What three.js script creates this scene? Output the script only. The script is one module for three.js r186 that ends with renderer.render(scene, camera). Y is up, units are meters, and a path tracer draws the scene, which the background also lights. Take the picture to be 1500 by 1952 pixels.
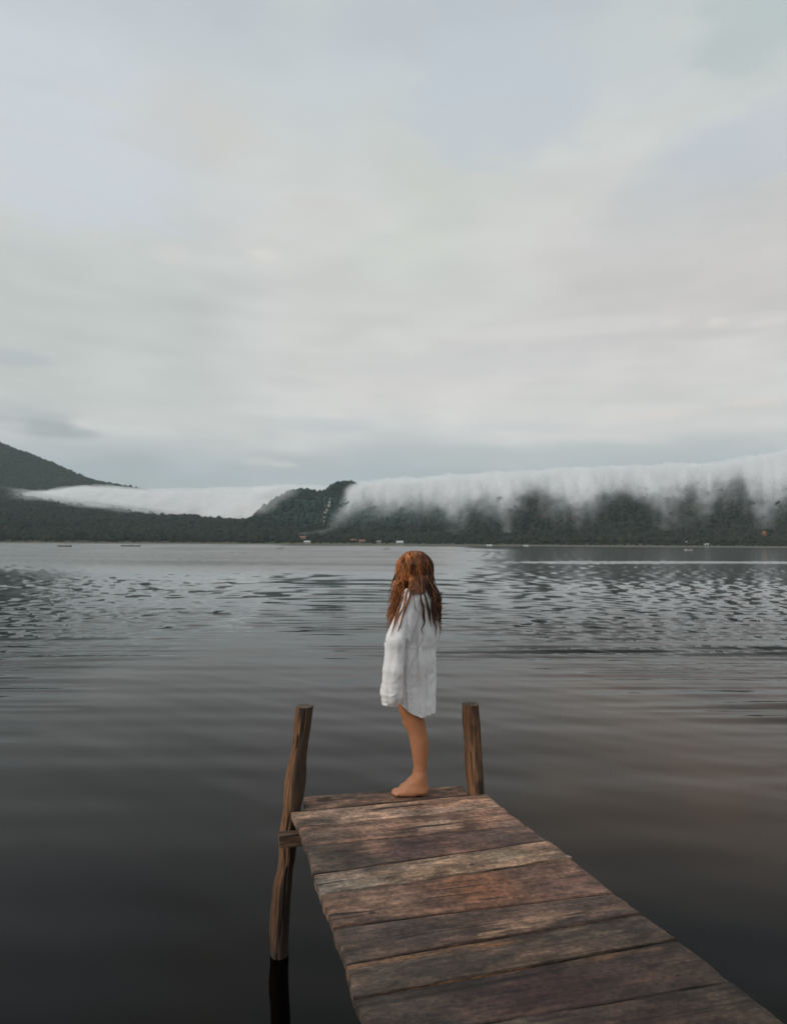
import * as THREE from 'three';
import { mergeGeometries } from 'three/addons/utils/BufferGeometryUtils.js';

// ---------------------------------------------------------------- camera, light, exposure
const scene = new THREE.Scene();
const EYE_H = 2.62, DECK_Y = 0.92, FOCAL = 1280, PW = 1500, PH = 1952;
const camera = new THREE.PerspectiveCamera(2 * Math.atan(PH / 2 / FOCAL) * 180 / Math.PI, PW / PH, 0.05, 12000);
camera.position.set(0, EYE_H, 0);
camera.rotation.order = 'YXZ';
camera.rotation.x = Math.atan(59 / FOCAL);
camera.rotation.z = 0.0058;
camera.focus = 4.45;
camera.userData.fStop = 2.8;
camera.updateMatrixWorld(true);
camera.updateProjectionMatrix();

const sun = new THREE.DirectionalLight(new THREE.Color(1.0, 0.93, 0.85), 1.5);
sun.position.set(-60, 30, 30);
sun.target.position.set(0, 0, -4);
sun.castShadow = true;
sun.shadow.radius = 24;
Object.assign(sun.shadow.camera, { left: -12, right: 12, top: 12, bottom: -12, near: 1, far: 150 });
scene.add(sun, sun.target);

const renderer = new THREE.WebGLRenderer({ antialias: true });
renderer.toneMapping = THREE.LinearToneMapping;
renderer.toneMappingExposure = 1.0;
renderer.shadowMap.enabled = true;
renderer.shadowMap.type = THREE.PCFSoftShadowMap;
scene.fog = new THREE.FogExp2(new THREE.Color(0.60, 0.73, 0.74), 0.0001);

// ---------------------------------------------------------------- small tools
const { clamp, lerp } = THREE.MathUtils;
const smoothstep = (x, a, b) => { const t = clamp((x - a) / (b - a), 0, 1); return t * t * (3 - 2 * t); };
let seed = 12345;
const rnd = () => { seed = (Math.imul(seed, 1664525) + 1013904223) >>> 0; return seed / 4294967296; };
const rr = (a, b) => a + (b - a) * rnd();
const hash = (x, y, z) => {
  let h = Math.imul(x, 374761393) + Math.imul(y, 668265263) + Math.imul(z, 1440662683) | 0;
  h = Math.imul(h ^ (h >>> 13), 1274126177); h ^= h >>> 16;
  return (h >>> 0) / 4294967296;
};
function noise3(x, y, z) {
  const ix = Math.floor(x), iy = Math.floor(y), iz = Math.floor(z);
  let u = x - ix, v = y - iy, w = z - iz;
  u = u * u * (3 - 2 * u); v = v * v * (3 - 2 * v); w = w * w * (3 - 2 * w);
  const a = lerp(lerp(hash(ix, iy, iz), hash(ix + 1, iy, iz), u), lerp(hash(ix, iy + 1, iz), hash(ix + 1, iy + 1, iz), u), v);
  const b = lerp(lerp(hash(ix, iy, iz + 1), hash(ix + 1, iy, iz + 1), u), lerp(hash(ix, iy + 1, iz + 1), hash(ix + 1, iy + 1, iz + 1), u), v);
  return lerp(a, b, w) * 2 - 1;
}
const noise2 = (x, y, s = 0) => {
  const ix = Math.floor(x), iy = Math.floor(y);
  let u = x - ix, v = y - iy;
  u = u * u * (3 - 2 * u); v = v * v * (3 - 2 * v);
  return lerp(lerp(hash(ix, iy, s), hash(ix + 1, iy, s), u), lerp(hash(ix, iy + 1, s), hash(ix + 1, iy + 1, s), u), v) * 2 - 1;
};
const fbm2 = (x, y, o = 4, s = 0) => { let a = 0.5, t = 0; for (let i = 0; i < o; i++) { t += a * noise2(x, y, s + i * 17); x *= 2.03; y *= 2.03; a *= 0.5; } return t; };
const fbm3 = (x, y, z, o = 3) => { let a = 0.5, t = 0; for (let i = 0; i < o; i++) { t += a * noise3(x, y, z); x *= 2.03; y *= 2.03; z *= 2.03; a *= 0.5; } return t; };
const lin1 = (c) => { c /= 255; return c <= 0.04045 ? c / 12.92 : ((c + 0.055) / 1.055) ** 2.4; };
const lin = (r, g, b) => [lin1(r), lin1(g), lin1(b)];
const mix3 = (a, b, t) => [lerp(a[0], b[0], t), lerp(a[1], b[1], t), lerp(a[2], b[2], t)];
function knots(list, x) {
  if (x <= list[0][0]) return list[0][1];
  for (let i = 1; i < list.length; i++) if (x <= list[i][0]) {
    const [x0, y0] = list[i - 1], [x1, y1] = list[i]; const t = (x - x0) / (x1 - x0);
    return Array.isArray(y0) ? mix3(y0, y1, t) : lerp(y0, y1, t);
  }
  return list[list.length - 1][1];
}
const _v = new THREE.Vector3();
function rayOf(px, py) {                                   // measured direction of a point of the photograph
  return _v.set(px / PW * 2 - 1, 1 - py / PH * 2, 0.5).unproject(camera).sub(camera.position).normalize().clone();
}
const atY = (px, py, y) => { const d = rayOf(px, py); return d.multiplyScalar((y - EYE_H) / d.y).add(camera.position); };
const atZ = (px, py, z) => { const d = rayOf(px, py); return d.multiplyScalar(z / d.z).add(camera.position); };

function tag(o, label, category, group, kind) {
  o.userData.label = label;
  if (category) o.userData.category = category;
  if (group) o.userData.group = group;
  if (kind) o.userData.kind = kind;
  return o;
}
const counts = {};
function numbered(name) { const n = counts[name] = (counts[name] ?? -1) + 1; return n ? name + '_' + String(n).padStart(3, '0') : name; }
function thing(name, x = 0, y = 0, z = 0) { const g = new THREE.Group(); g.name = numbered(name); g.position.set(x, y, z); scene.add(g); return g; }
function part(name, geometry, material, parent) {
  const m = new THREE.Mesh(geometry, material); m.name = parent === scene ? numbered(name) : name;
  m.castShadow = m.receiveShadow = true; parent.add(m); return m;
}
function geo(pos, idx, { uv, col, colSize = 3, nor } = {}) {
  const g = new THREE.BufferGeometry();
  g.setAttribute('position', new THREE.BufferAttribute(pos instanceof Float32Array ? pos : new Float32Array(pos), 3));
  if (idx) g.setIndex(new THREE.BufferAttribute(idx instanceof Uint32Array ? idx : new Uint32Array(idx), 1));
  if (uv) g.setAttribute('uv', new THREE.BufferAttribute(new Float32Array(uv), 2));
  if (col) g.setAttribute('color', new THREE.BufferAttribute(new Float32Array(col), colSize));
  if (nor) g.setAttribute('normal', new THREE.BufferAttribute(nor instanceof Float32Array ? nor : new Float32Array(nor), 3)); else g.computeVertexNormals();
  return g;
}
function dataTexture(w, h, fn, srgb) {
  const d = new Uint8Array(w * h * 4), o = [0, 0, 0];
  for (let y = 0; y < h; y++) for (let x = 0; x < w; x++) {
    const c = fn((x + 0.5) / w, (y + 0.5) / h, o), i = (y * w + x) * 4;
    d[i] = clamp(c[0], 0, 255); d[i + 1] = clamp(c[1], 0, 255); d[i + 2] = clamp(c[2], 0, 255); d[i + 3] = 255;
  }
  const t = new THREE.DataTexture(d, w, h); t.magFilter = THREE.LinearFilter; t.minFilter = THREE.LinearMipmapLinearFilter; t.generateMipmaps = true;
  t.wrapS = t.wrapT = THREE.RepeatWrapping; if (srgb) t.colorSpace = THREE.SRGBColorSpace; t.needsUpdate = true; return t;
}

// ---------------------------------------------------------------- sky: high broken overcast, bluish band low down
const aeOf = (px, py) => { const d = rayOf(px, py); return [Math.atan2(d.x, -d.z) * 180 / Math.PI, Math.asin(d.y) * 180 / Math.PI]; };
{
  const W = 2048, H = 1024, data = new Float32Array(W * H * 4);
  const base = [[0, [188, 198, 199]], [3.5, [184, 195, 197]], [6, [190, 198, 203]], [8, [208, 211, 212]], [10, [229, 227, 225]], [13, [225, 223, 221]], [18, [216, 215, 213]], [24, [216, 216, 214]], [30, [210, 213, 211]], [35, [201, 208, 212]], [40, [191, 199, 206]], [60, [184, 192, 201]], [90, [182, 190, 199]]];
  // cloudlets seen in the photograph: [px, py, half width, half height in degrees, tone, strength]
  const lets = [[503, 494, 1.5, 0.75, [226, 222, 218], 0.75], [330, 488, 2.2, 0.8, [220, 217, 213], 0.6], [1276, 616, 1.2, 0.4, [234, 227, 222], 0.7], [1365, 617, 0.8, 0.5, [234, 227, 222], 0.65], [1130, 624, 9, 0.7, [226, 223, 220], 0.5], [1430, 612, 4, 0.5, [226, 222, 219], 0.5], [900, 640, 5, 0.5, [222, 220, 218], 0.5], [1200, 652, 10, 0.7, [207, 206, 205], 0.6],
    [1460, 616, 1.6, 0.3, [230, 226, 222], 0.5], [1220, 792, 4.5, 0.45, [240, 226, 220], 0.8], [1440, 765, 2.2, 0.4, [238, 226, 220], 0.6], [490, 880, 1.4, 0.35, [216, 218, 216], 0.8], [540, 886, 1, 0.22, [220, 222, 220], 0.8], [430, 868, 1.8, 0.5, [208, 212, 212], 0.6],
    [60, 812, 5.5, 1.0, [170, 176, 180], 0.85], [-40, 775, 6, 1.2, [200, 205, 206], 0.7], [755, 630, 1.2, 0.3, [220, 218, 217], 0.6], [610, 655, 2, 0.5, [214, 213, 212], 0.5], [20, 680, 2.5, 0.7, [186, 192, 200], 0.6], [600, 385, 3, 0.6, [213, 209, 206], 0.45],
    [950, 815, 7, 0.6, [218, 220, 221], 0.6], [600, 810, 6, 0.8, [206, 211, 216], 0.5], [1470, 30, 6, 4, [178, 192, 192], 0.5], [110, 270, 9, 7.5, [208, 215, 223], 0.9], [950, 190, 8, 5, [196, 205, 215], 0.7], [1450, 270, 5, 2.5, [196, 203, 212], 0.6], [380, 250, 6, 3, [209, 207, 204], 0.5],
    [900, 690, 13, 1.5, [214, 213, 212], 0.6], [350, 800, 8, 1.0, [218, 218, 215], 0.6], [560, 738, 3, 0.7, [213, 213, 212], 0.5], [1000, 868, 14, 1.1, [200, 206, 207], 0.6]]
    .map(([px, py, w, h, tone, k]) => { const [a, e] = aeOf(px, py); return { a, e, w, h, tone, k }; });
  for (let row = 0; row < H; row++) {
    const e = ((row + 0.5) / H - 0.5) * 180;
    for (let col = 0; col < W; col++) {
      const i = (row * W + col) * 4, round = ((col + 0.5) / W - 0.5) * 2 * Math.PI, a = Math.atan2(Math.cos(round), -Math.sin(round)) * 180 / Math.PI;
      let c;
      if (e < -1) c = [130, 140, 142];
      else {
        const ca = Math.cos(e * Math.PI / 180), dx = Math.cos(round) * ca, dz = Math.sin(round) * ca;   // seamless noise on the sphere
        const ey = Math.sin(e * Math.PI / 180), st = e < 25 ? 2.4 : 1.6;
        const n1 = fbm3(dx * 4.5 + 3, ey * 9 * st / 2, dz * 4.5, 4), n2 = fbm3(dx * 11 + 9, ey * 34, dz * 11 + 4, 4), n3 = fbm3(dx * 3 + 20, ey * 5 + 7, dz * 3, 3);
        c = knots(base, clamp(e + n1 * (e < 14 ? 2 + 2.2 * e / 14 : 4.2), 0, 90));
        if (e > 20) c = mix3(c, [197, 205, 213], smoothstep(n3, 0.02, 0.4) * smoothstep(e, 20, 30) * 0.6);
        if (e > 14) c = mix3(c, [206, 210, 203], smoothstep(-n3, 0.02, 0.35) * smoothstep(e, 14, 24) * 0.55);
        const left = smoothstep(-a, 2, 22) * smoothstep(e, 7, 12) * (1 - smoothstep(e, 20, 27));
        c = mix3(c, [194, 202, 199], left * 0.6);
        { const right = smoothstep(a, 8, 26) * smoothstep(e, 13, 17) * (1 - smoothstep(e, 24, 30)); c = [c[0] * (1 - 0.035 * right), c[1] * (1 - 0.045 * right), c[2] * (1 - 0.045 * right)]; }
        const n4 = e < 32 ? fbm3(dx * 8 + 31, ey * 62 + dx * 4, dz * 8 + 2, 4) : 0, lift = 1 + n2 * 0.05 * (1 - 0.5 * smoothstep(e, 15, 35)) + n4 * 0.035 * smoothstep(e, 24, 14);
        c = [c[0] * lift, c[1] * lift, c[2] * lift];
        for (const q of lets) {
          const da = (a - q.a) / q.w, de = (e - q.e) / q.h;
          if (Math.abs(da) > 2 || Math.abs(de) > 2) continue;
          const r = da * da + de * de * (de < 0 ? 1.5 : 1) + n2 * 1.5 + n1 * 0.5 + n4 * 1.2;
          c = mix3(c, q.tone, q.k * (1 - smoothstep(r, 0.05, 1.7)));
        }
      }
      data[i] = lin1(c[0]); data[i + 1] = lin1(c[1]); data[i + 2] = lin1(c[2]); data[i + 3] = 1;
    }
  }
  const t = new THREE.DataTexture(data, W, H, THREE.RGBAFormat, THREE.FloatType);
  t.mapping = THREE.EquirectangularReflectionMapping; t.magFilter = THREE.LinearFilter; t.needsUpdate = true;
  scene.background = t; scene.environment = t;
}

// ---------------------------------------------------------------- terrain: low wooded plain, crater ridge, far mountain
const HOR = 1036;
const ridgeTop = [[-900, 1030], [300, 1036], [440, 1010], [480, 988], [500, 972], [520, 955], [545, 938], [565, 932], [585, 932], [602, 937], [618, 934], [628, 927], [636, 920], [650, 917], [670, 916], [677, 920], [686, 929], [700, 932], [800, 927], [900, 922], [1000, 914], [1100, 907], [1200, 901], [1280, 895], [1340, 896], [1400, 889], [1450, 880], [1500, 871], [1600, 852], [1800, 812], [2100, 742], [2600, 690]];
const cloudTop = [[620, 926], [690, 923], [750, 919], [800, 915], [900, 907], [1000, 900], [1100, 893], [1200, 887], [1280, 881], [1340, 884], [1400, 876], [1450, 866], [1500, 857], [1600, 838], [1800, 798], [2100, 728], [2600, 676]];
const plainTop = [[-900, 925], [-200, 946], [0, 956], [60, 962], [100, 968], [150, 975], [200, 981], [300, 991], [400, 995], [500, 999], [600, 1006], [700, 1015], [900, 1024], [1200, 1028], [2600, 1030]];
const mountTop = [[-2500, 570], [-900, 620], [-400, 700], [-150, 795], [0, 858], [30, 866], [60, 879], [100, 896], [140, 913], [165, 920], [200, 927], [255, 936], [330, 962], [450, 1000], [560, 1036], [2600, 1036]];
const ZR = 1150, ZP = 1400, ZM = 2300;
function hills(x, z) {
  const d = -z, p = 750 + FOCAL * x / d;
  const shore = 735 + 14 * noise2(x / 90, 3) + (x > 0 ? -60 * smoothstep(x, 0, 500) : 20 * smoothstep(-x, 0, 300));
  let b = d - shore;
  const beach = b < 0 ? b * 0.06 : Math.min(b * 0.05, 1.2 + b * 0.004);
  // plain
  const hp = (HOR - knots(plainTop, p)) * ZP / FOCAL, tp = clamp(b / (ZP - shore), 0, 1.15);
  let h = beach + hp * Math.max(0, tp) ** 1.15 + smoothstep(b, 30, 150) * (fbm2(x / 70, z / 70, 3, 5) * 5);
  // ridge, in its own frame: x along it
  const pr = 750 + FOCAL * x / ZR, foot = lerp(960, 775, smoothstep(pr, 640, 1000));
  const crest = (HOR - knots(ridgeTop, pr)) * ZR / FOCAL, s = (d - foot) / (ZR - foot);
  if (s > 0 && crest > 0) {
    const gully = 1 - Math.abs(fbm2(x * ZR / d / 42 + s * 0.5, s * 1.2, 3, 9)) * 2.2;
    const rise = s < 1 ? crest * (0.35 * s + 0.65 * s * s * (1.6 - 0.6 * s)) - gully * 9 * smoothstep(s, 0.05, 0.4) * (1 - smoothstep(s, 0.75, 1)) + 3 * fbm2(x / 25, z / 25, 3, 2) * (1 - smoothstep(s, 0.85, 1)) : crest * (1 - 0.35 * smoothstep(s, 1, 2.2));
    h = Math.max(h, rise) + 3 * Math.exp(-Math.abs(h - rise) / 4);
  }
  const pm = 750 + FOCAL * x / ZM, m = (HOR - knots(mountTop, pm)) * ZM / FOCAL, sm = clamp((d - 1450) / (ZM - 1450), 0, 1);
  if (sm > 0 && m > 0) h = Math.max(h, m * sm ** 1.1 * (1 - 0.2 * smoothstep(d, ZM, ZM + 900)) + fbm2(x / 120, z / 120, 3, 21) * 22 * sm * (1 - sm));
  return h;
}
const hillMat = new THREE.MeshStandardMaterial({ vertexColors: true, roughness: 1 });
{
  const NX = 460, NZ = 300, pos = [], col = [], idx = [];
  for (let j = 0; j <= NZ; j++) {
    const t = j / NZ, d = 655 + 2700 * (0.28 * t + 0.72 * t * t * t * 0.6 + 0.72 * 0.4 * t * t);
    for (let i = 0; i <= NX; i++) {
      const x = (-1.05 + 2.35 * i / NX) * d, z = -d, y = hills(x, z);
      pos.push(x, y, z);
      const n = fbm2(x / 30, z / 30, 3, 40);
      let c = mix3([0.012, 0.018, 0.015], [0.022, 0.025, 0.016], clamp(0.5 + n, 0, 1));
      if (y < 4.5) c = mix3([0.085, 0.085, 0.045], c, smoothstep(y + n * 2.5, 1.2, 3.6));
      if (y < 0.8 + n * 0.5) c = [0.16, 0.145, 0.11];
      col.push(...c);
    }
  }
  for (let j = 0; j < NZ; j++) for (let i = 0; i < NX; i++) { const a = j * (NX + 1) + i, b = a + NX + 1; idx.push(a, a + 1, b, a + 1, b + 1, b); }
  tag(part('hills', geo(pos, idx, { col }), hillMat, scene), 'dark wooded crater ridge, lowland and mountain beyond the lake', 'hills', null, 'structure');
}
function onHills(px, py) {                                 // where the line of sight through a photographed point meets the ground
  const d = rayOf(px, py); let last = 600;
  for (let t = 600; t < 2600; t += 2) { const x = d.x * t, y = EYE_H + d.y * t, z = d.z * t; if (hills(x, z) >= y) return new THREE.Vector3(d.x * last, hills(d.x * last, d.z * last), d.z * last); last = t; }
  return new THREE.Vector3(d.x * 760, Math.max(hills(d.x * 760, d.z * 760), 0.3), d.z * 760);
}

// forest: crowns too far off to count
function crownGeometry(s, detail = 2) {
  const g = new THREE.IcosahedronGeometry(1, detail), p = g.attributes.position;
  for (let i = 0; i < p.count; i++) {
    const x = p.getX(i), y = p.getY(i), z = p.getZ(i), k = 1 + 0.38 * noise3(x * 1.9 + s * 7, y * 1.9, z * 1.9) + 0.24 * noise3(x * 4.3, y * 4.3 + s * 5, z * 4.3);
    p.setXYZ(i, x * k, y * k * (y < 0 ? 0.6 : 0.85), z * k);
  }
  g.computeVertexNormals(); return g;
}
{
  const crownMat = new THREE.MeshStandardMaterial({ roughness: 1 });
  const lists = [[], [], [], []];
  const put = (x, z, size, ground) => {
    const y = hills(x, z); if (y < 1.6) return;
    { const pk = 750 + FOCAL * x / -z; if (pk > 530 && pk < 700 && y > 70) size *= 0.6; }
    const n = fbm2(x / 55, z / 55, 3, 60), right = smoothstep(x / -z, -0.05, 0.5), low = 1 - smoothstep(y, 8, 40);
    let c = mix3([0.009, 0.016, 0.013], [0.022, 0.032, 0.021], rnd() ** 1.4);
    c = mix3(c, [0.034, 0.036, 0.018], clamp(n * 1.4, 0, 0.8) * rnd());
    c = mix3(c, [0.032, 0.028, 0.020], (right * 0.55 + low * 0.45) * rnd());
    { const mid = smoothstep(x / -z, -0.24, -0.12) * (1 - smoothstep(x / -z, 0.02, 0.2)) * smoothstep(y, 18, 45); c = mix3(c, [c[0] * 1.25 + 0.020, c[1] * 1.4 + 0.044, c[2] * 1.45 + 0.042], mid); }   // haze round the small hill painted into the tree colours
    if (rnd() < 0.007) c = [0.05, 0.055, 0.025];
    if (rnd() < 0.003) c = [0.07, 0.042, 0.03];
    lists[(rnd() * 4) | 0].push({ x, y, z, size, c });
  };
  for (let d = 690; d < 1500; d += 5.2) for (let x = -1.0 * d; x < 1.15 * d; x += 5.2) {
    const xx = x + rr(-2.5, 2.5), dd = d + rr(-2.5, 2.5), y = hills(xx, -dd);
    const thin = smoothstep(y, 1.5, 6);
    if (rnd() > 0.25 + 0.75 * thin) continue;
    if (d > 1190 && xx / d > -0.06) continue;
    put(xx, -dd, rr(1.7, 3.7) * (0.55 + 0.45 * thin) * (d > 1250 ? 1.2 : 1) * (rnd() < 0.06 ? 1.5 : 1));
  }
  for (let d = 1500; d < 2420; d += 9) for (let x = -1.03 * d; x < -0.30 * d; x += 9) put(x + rr(-4, 4), -d + rr(-4, 4), rr(4, 7));
  lists.forEach((list, k) => {
    const m = new THREE.InstancedMesh(crownGeometry(k + 1), crownMat, list.length), o = new THREE.Object3D(), c = new THREE.Color();
    list.forEach((t, i) => {
      const tall = rr(0.8, 1.5);
      o.position.set(t.x, t.y + t.size * 0.45 * tall, t.z); o.rotation.set(rr(-0.2, 0.2), rr(0, 6.28), rr(-0.2, 0.2)); o.scale.set(t.size, t.size * tall, t.size); o.updateMatrix();
      m.setMatrixAt(i, o.matrix); m.setColorAt(i, c.setRGB(...t.c));
    });
    m.name = numbered('forest'); m.castShadow = m.receiveShadow = true; scene.add(m);
    tag(m, 'dense dark green forest covering the ridge and lowland across the lake', 'forest', 'far forest across the lake', 'stuff');
  });
}

// ---------------------------------------------------------------- cloud spilling over the ridge
function cloudSheets(layers, NU, NV, at) {
  const pos = [], col = [], idx = []; let base = 0;
  for (let k = 0; k < layers; k++) {
    for (let j = 0; j <= NV; j++) for (let i = 0; i <= NU; i++) { const q = at(i / NU, j / NV, k); pos.push(q[0], q[1], q[2]); col.push(1, 1, 1, clamp(q[3], 0, 1)); }
    for (let j = 0; j < NV; j++) for (let i = 0; i < NU; i++) {
      const a = base + j * (NU + 1) + i, b = a + NU + 1;
      if (col[a * 4 + 3] + col[a * 4 + 7] + col[b * 4 + 3] + col[b * 4 + 7] > 0.002) idx.push(a, b, a + 1, a + 1, b, b + 1);
    }
    base += (NU + 1) * (NV + 1);
  }
  const g = geo(pos, idx, { col, colSize: 4 }), n = g.attributes.normal;      // droplets scatter light from all round: the shading leans to the open sky
  for (let i = 0; i < n.count; i++) { _v.set(n.getX(i) * 0.55, Math.abs(n.getY(i)) * 0.55 + 0.5, n.getZ(i) * 0.55).normalize(); n.setXYZ(i, _v.x, _v.y, _v.z); }
  return g;
}
const cloudMat = new THREE.MeshPhysicalMaterial({ color: 0xffffff, vertexColors: true, transparent: true, roughness: 1, specularIntensity: 0, transmission: 0.16, thickness: 0, side: THREE.DoubleSide, depthWrite: false });
cloudMat.color.setRGB(1, 1, 1);
{
  // how far down (in metres) the cloud falls at each place along the ridge
  const fall = [[640, 66], [665, 62], [690, 46], [705, 26], [725, 22], [745, 34], [765, 30], [790, 44], [815, 40], [840, 54], [862, 66], [880, 44], [900, 30], [930, 34], [960, 60], [985, 40], [1005, 26], [1050, 32], [1075, 44], [1100, 76], [1112, 70], [1130, 42], [1170, 34], [1200, 36], [1225, 44], [1270, 66], [1290, 60], [1320, 48], [1350, 56], [1375, 36], [1400, 32], [1430, 58], [1460, 84], [1500, 74], [1600, 70], [2600, 80]];
  const LAY = 5;
  const at = (u, v, k) => {
    const P = 650 + (u < 0.75 ? u / 0.75 * 930 : 930 + (u - 0.75) / 0.25 * 800), x0 = (P - 750) * ZR / FOCAL;
    const t = v < 0.25 ? (v / 0.25 - 1) * 150 : ((v - 0.25) / 0.75) ** 1.3 * 290;   // metres in front of the crest
    const z = -ZR + t;
    const x = x0 * (-z / ZR) - Math.max(0, t) * 0.30 * (1 - smoothstep(P, 690, 800));
    const crest = (HOR - knots(ridgeTop, P)) * ZR / FOCAL, top = (HOR - knots(cloudTop, P)) * ZR / FOCAL + EYE_H - 1;
    const ground = hills(x, z), puff = (0.35 + k * 0.3);
    const lipNoise = 4.2 * fbm2(x / 46, t / 46, 3, 71) + 2.4 * fbm2(x / 24, t / 30, 3, 75 + k) + 1.3 * fbm2(x / 9, t / 16, 3, 90 + k);
    let y, drop;
    const edgeY = top - 7 + k * 2.6 + lipNoise * (0.3 + 0.4 * k);
    if (t < 0) { y = edgeY - (t / 120) ** 2 * 5; drop = 0; }
    else {
      drop = Math.max(0, crest - ground);
      const thick = (top - crest) * Math.exp(-drop / 34) * puff + 1.5 + k * 0.8 + 1.2 * lipNoise * smoothstep(t, 0, 30);
      const fallY = ground + Math.max(0.6, thick) + 3.5, w = smoothstep(t, 0, 55);
      y = Math.min(lerp(edgeY - (t / 40) ** 2 * 5, fallY, w), edgeY - (t / 40) ** 2 * 2);
      y = Math.max(y, ground + 1);
    }
    const reach = (18 + 0.66 * knots(fall, P + 9 * noise2(P / 14, drop / 40, 33 + k)) + 16 * fbm2(P / 70, k * 0.3, 3, 61)) * [0.85, 0.9, 1.0, 1.15, 1.45][k];
    const sway = x0 + 11 * fbm2(x0 / 36, drop / 26, 3, 66 + k), streak = fbm2(sway / 15, drop / 40, 4, 50 + k * 7) * 0.6 + fbm2(sway / 40, drop / 40, 3, 20) * 0.8 + fbm2(x0 / 15, drop / 11, 3, 58 + k * 3) * 0.55;
    const q = drop / reach * 0.92 + streak * 0.40 * smoothstep(drop, 5, 26);
    let al = 1 - smoothstep(q, 0.16, 1.42);
    al = al ** 1.7 * [0.85, 0.75, 0.6, 0.48, 0.34][k];
    if (t < 0) al = [1, 0.85, 0.55, 0.3, 0.16][k];
    const edge = P < 760 ? smoothstep(P, 662 + noise2(drop / 9, k, 4) * 5, 694 + 4 * noise2(drop / 6, k, 5)) : 1;
    al *= edge;
    return [x, y, z, al];
  };
  tag(part('cloud', cloudSheets(LAY, 620, 90, at), cloudMat, scene), 'white cloud pouring over the crater ridge like a waterfall', 'cloud', null, 'structure');
}
{
  // low fog bank lying behind the wooded plain, left of the hill
  const topY = [[-60, 968], [20, 948], [60, 940], [100, 934], [140, 929], [200, 931], [260, 935], [330, 933], [420, 930], [500, 927], [560, 924], [620, 925], [680, 926], [760, 926]];
  const LAY = 5;
  const at = (u, v, k) => {
    const P = -40 + 760 * u, D = lerp(1460, 1330, smoothstep(P, 380, 620)), x = (P - 750) * D / FOCAL;
    const top = (HOR - knots(topY, P)) * D / FOCAL + EYE_H + 1.2 * fbm2(P / 30, k, 3, 14) + 2.0 * fbm2(P / 60, 2, 2, 15);
    const foot = (HOR - knots(plainTop, P)) * D / FOCAL - 12;
    let y, z;
    if (v < 0.3) { const w = 1 - v / 0.3; z = -D - 60 - 260 * w; y = top - 5 + 2.4 * k - w * w * 6 + (0.6 + 0.8 * k) * fbm2(P / 12, k + w * 3, 3, 91); }
    else { const w = (v - 0.3) / 0.7, ang = w * Math.PI / 2; z = -D - 60 + 100 * Math.sin(ang) + k * 1.5 + 14 * fbm2(P / 30, w * 3.5, 4, 8) * w; y = lerp(foot, top - 5 + 2.4 * k + (0.6 + 0.8 * k) * fbm2(P / 12, k, 3, 91), Math.cos(ang) ** 0.9) + 7 * fbm2(P / 34, w * 3 + 5, 3, 30 + k) * w; }
    let al = lerp([0.95, 0.8, 0.5, 0.3, 0.16][k], 0.6, smoothstep(v, 0.45, 0.75)) * (1 - 0.6 * smoothstep(v, 0.55, 1) * (1 - smoothstep(P, 250, 360)) * clamp(0.5 + 2 * fbm2(P / 38, v * 4, 3, 44 + k), 0, 1));
    al *= smoothstep(P + 60 * fbm2(P / 34, v * 7, 4, k * 9) + 50 * (v - 0.5), -10, 130);
    return [x, y, z, al];
  };
  tag(part('cloud', cloudSheets(LAY, 240, 40, at), cloudMat, scene), 'low white fog bank behind the wooded plain, left of the small hill', 'cloud', null, 'structure');
}
{
  // thin mist drifting across the left flank of the small hill
  const at = (u, v, k) => {
    const P = 430 + 200 * u, D = 1085 - 12 * k, x = (P - 750) * D / FOCAL, py = 925 + 66 * v, y = (HOR - py) * D / FOCAL + EYE_H;
    const lim = 560 - 75 * v + 18 * fbm2(v * 3, k, 3, 7);
    const al = 0.38 * (1 - smoothstep(P + 22 * fbm2(P / 20, py / 16, 4, k * 5), lim - 60, lim + 26)) * smoothstep(v, 0, 0.12) * (1 - smoothstep(v + 0.1 * fbm2(P / 30, k, 2), 0.72, 0.98)) * smoothstep(P, 445, 545);
    return [x, y, -D + 10 * noise2(P / 30, v * 4, k), al];
  };
  tag(part('cloud', cloudSheets(4, 80, 50, at), cloudMat, scene), 'thin mist drifting over the left flank of the small hill', 'cloud', null, 'structure');
}

{
  // the fog's thin lower edge, drifting over the nearest treetops of the plain
  const at = (u, v, k) => {
    const P = -60 + 430 * u, D = lerp(1480, 1215 + 18 * k, v), x = (P - 750) * D / FOCAL, z = -D + 8 * noise2(P / 20, v * 5, k);
    const y = hills(x, z) + 13 - 5 * v + k * 2.4 + 3 * fbm2(P / 22, v * 4, 3, 40 + k);
    const al = 0.34 * (1 - smoothstep(v + 0.5 * fbm2(P / 46, v * 2.5, 4, 12 + k * 5), 0.15, 0.85)) * smoothstep(P + 40 * fbm2(P / 30, v * 3, 3, k), -10, 120) * (1 - smoothstep(P, 250, 350)) * smoothstep(v, 0, 0.06);
    return [x, y, z, al];
  };
  tag(part('cloud', cloudSheets(4, 110, 40, at), cloudMat, scene), 'thin lower edge of the fog bank drifting over treetops of the plain', 'cloud', null, 'structure');
}

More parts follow.
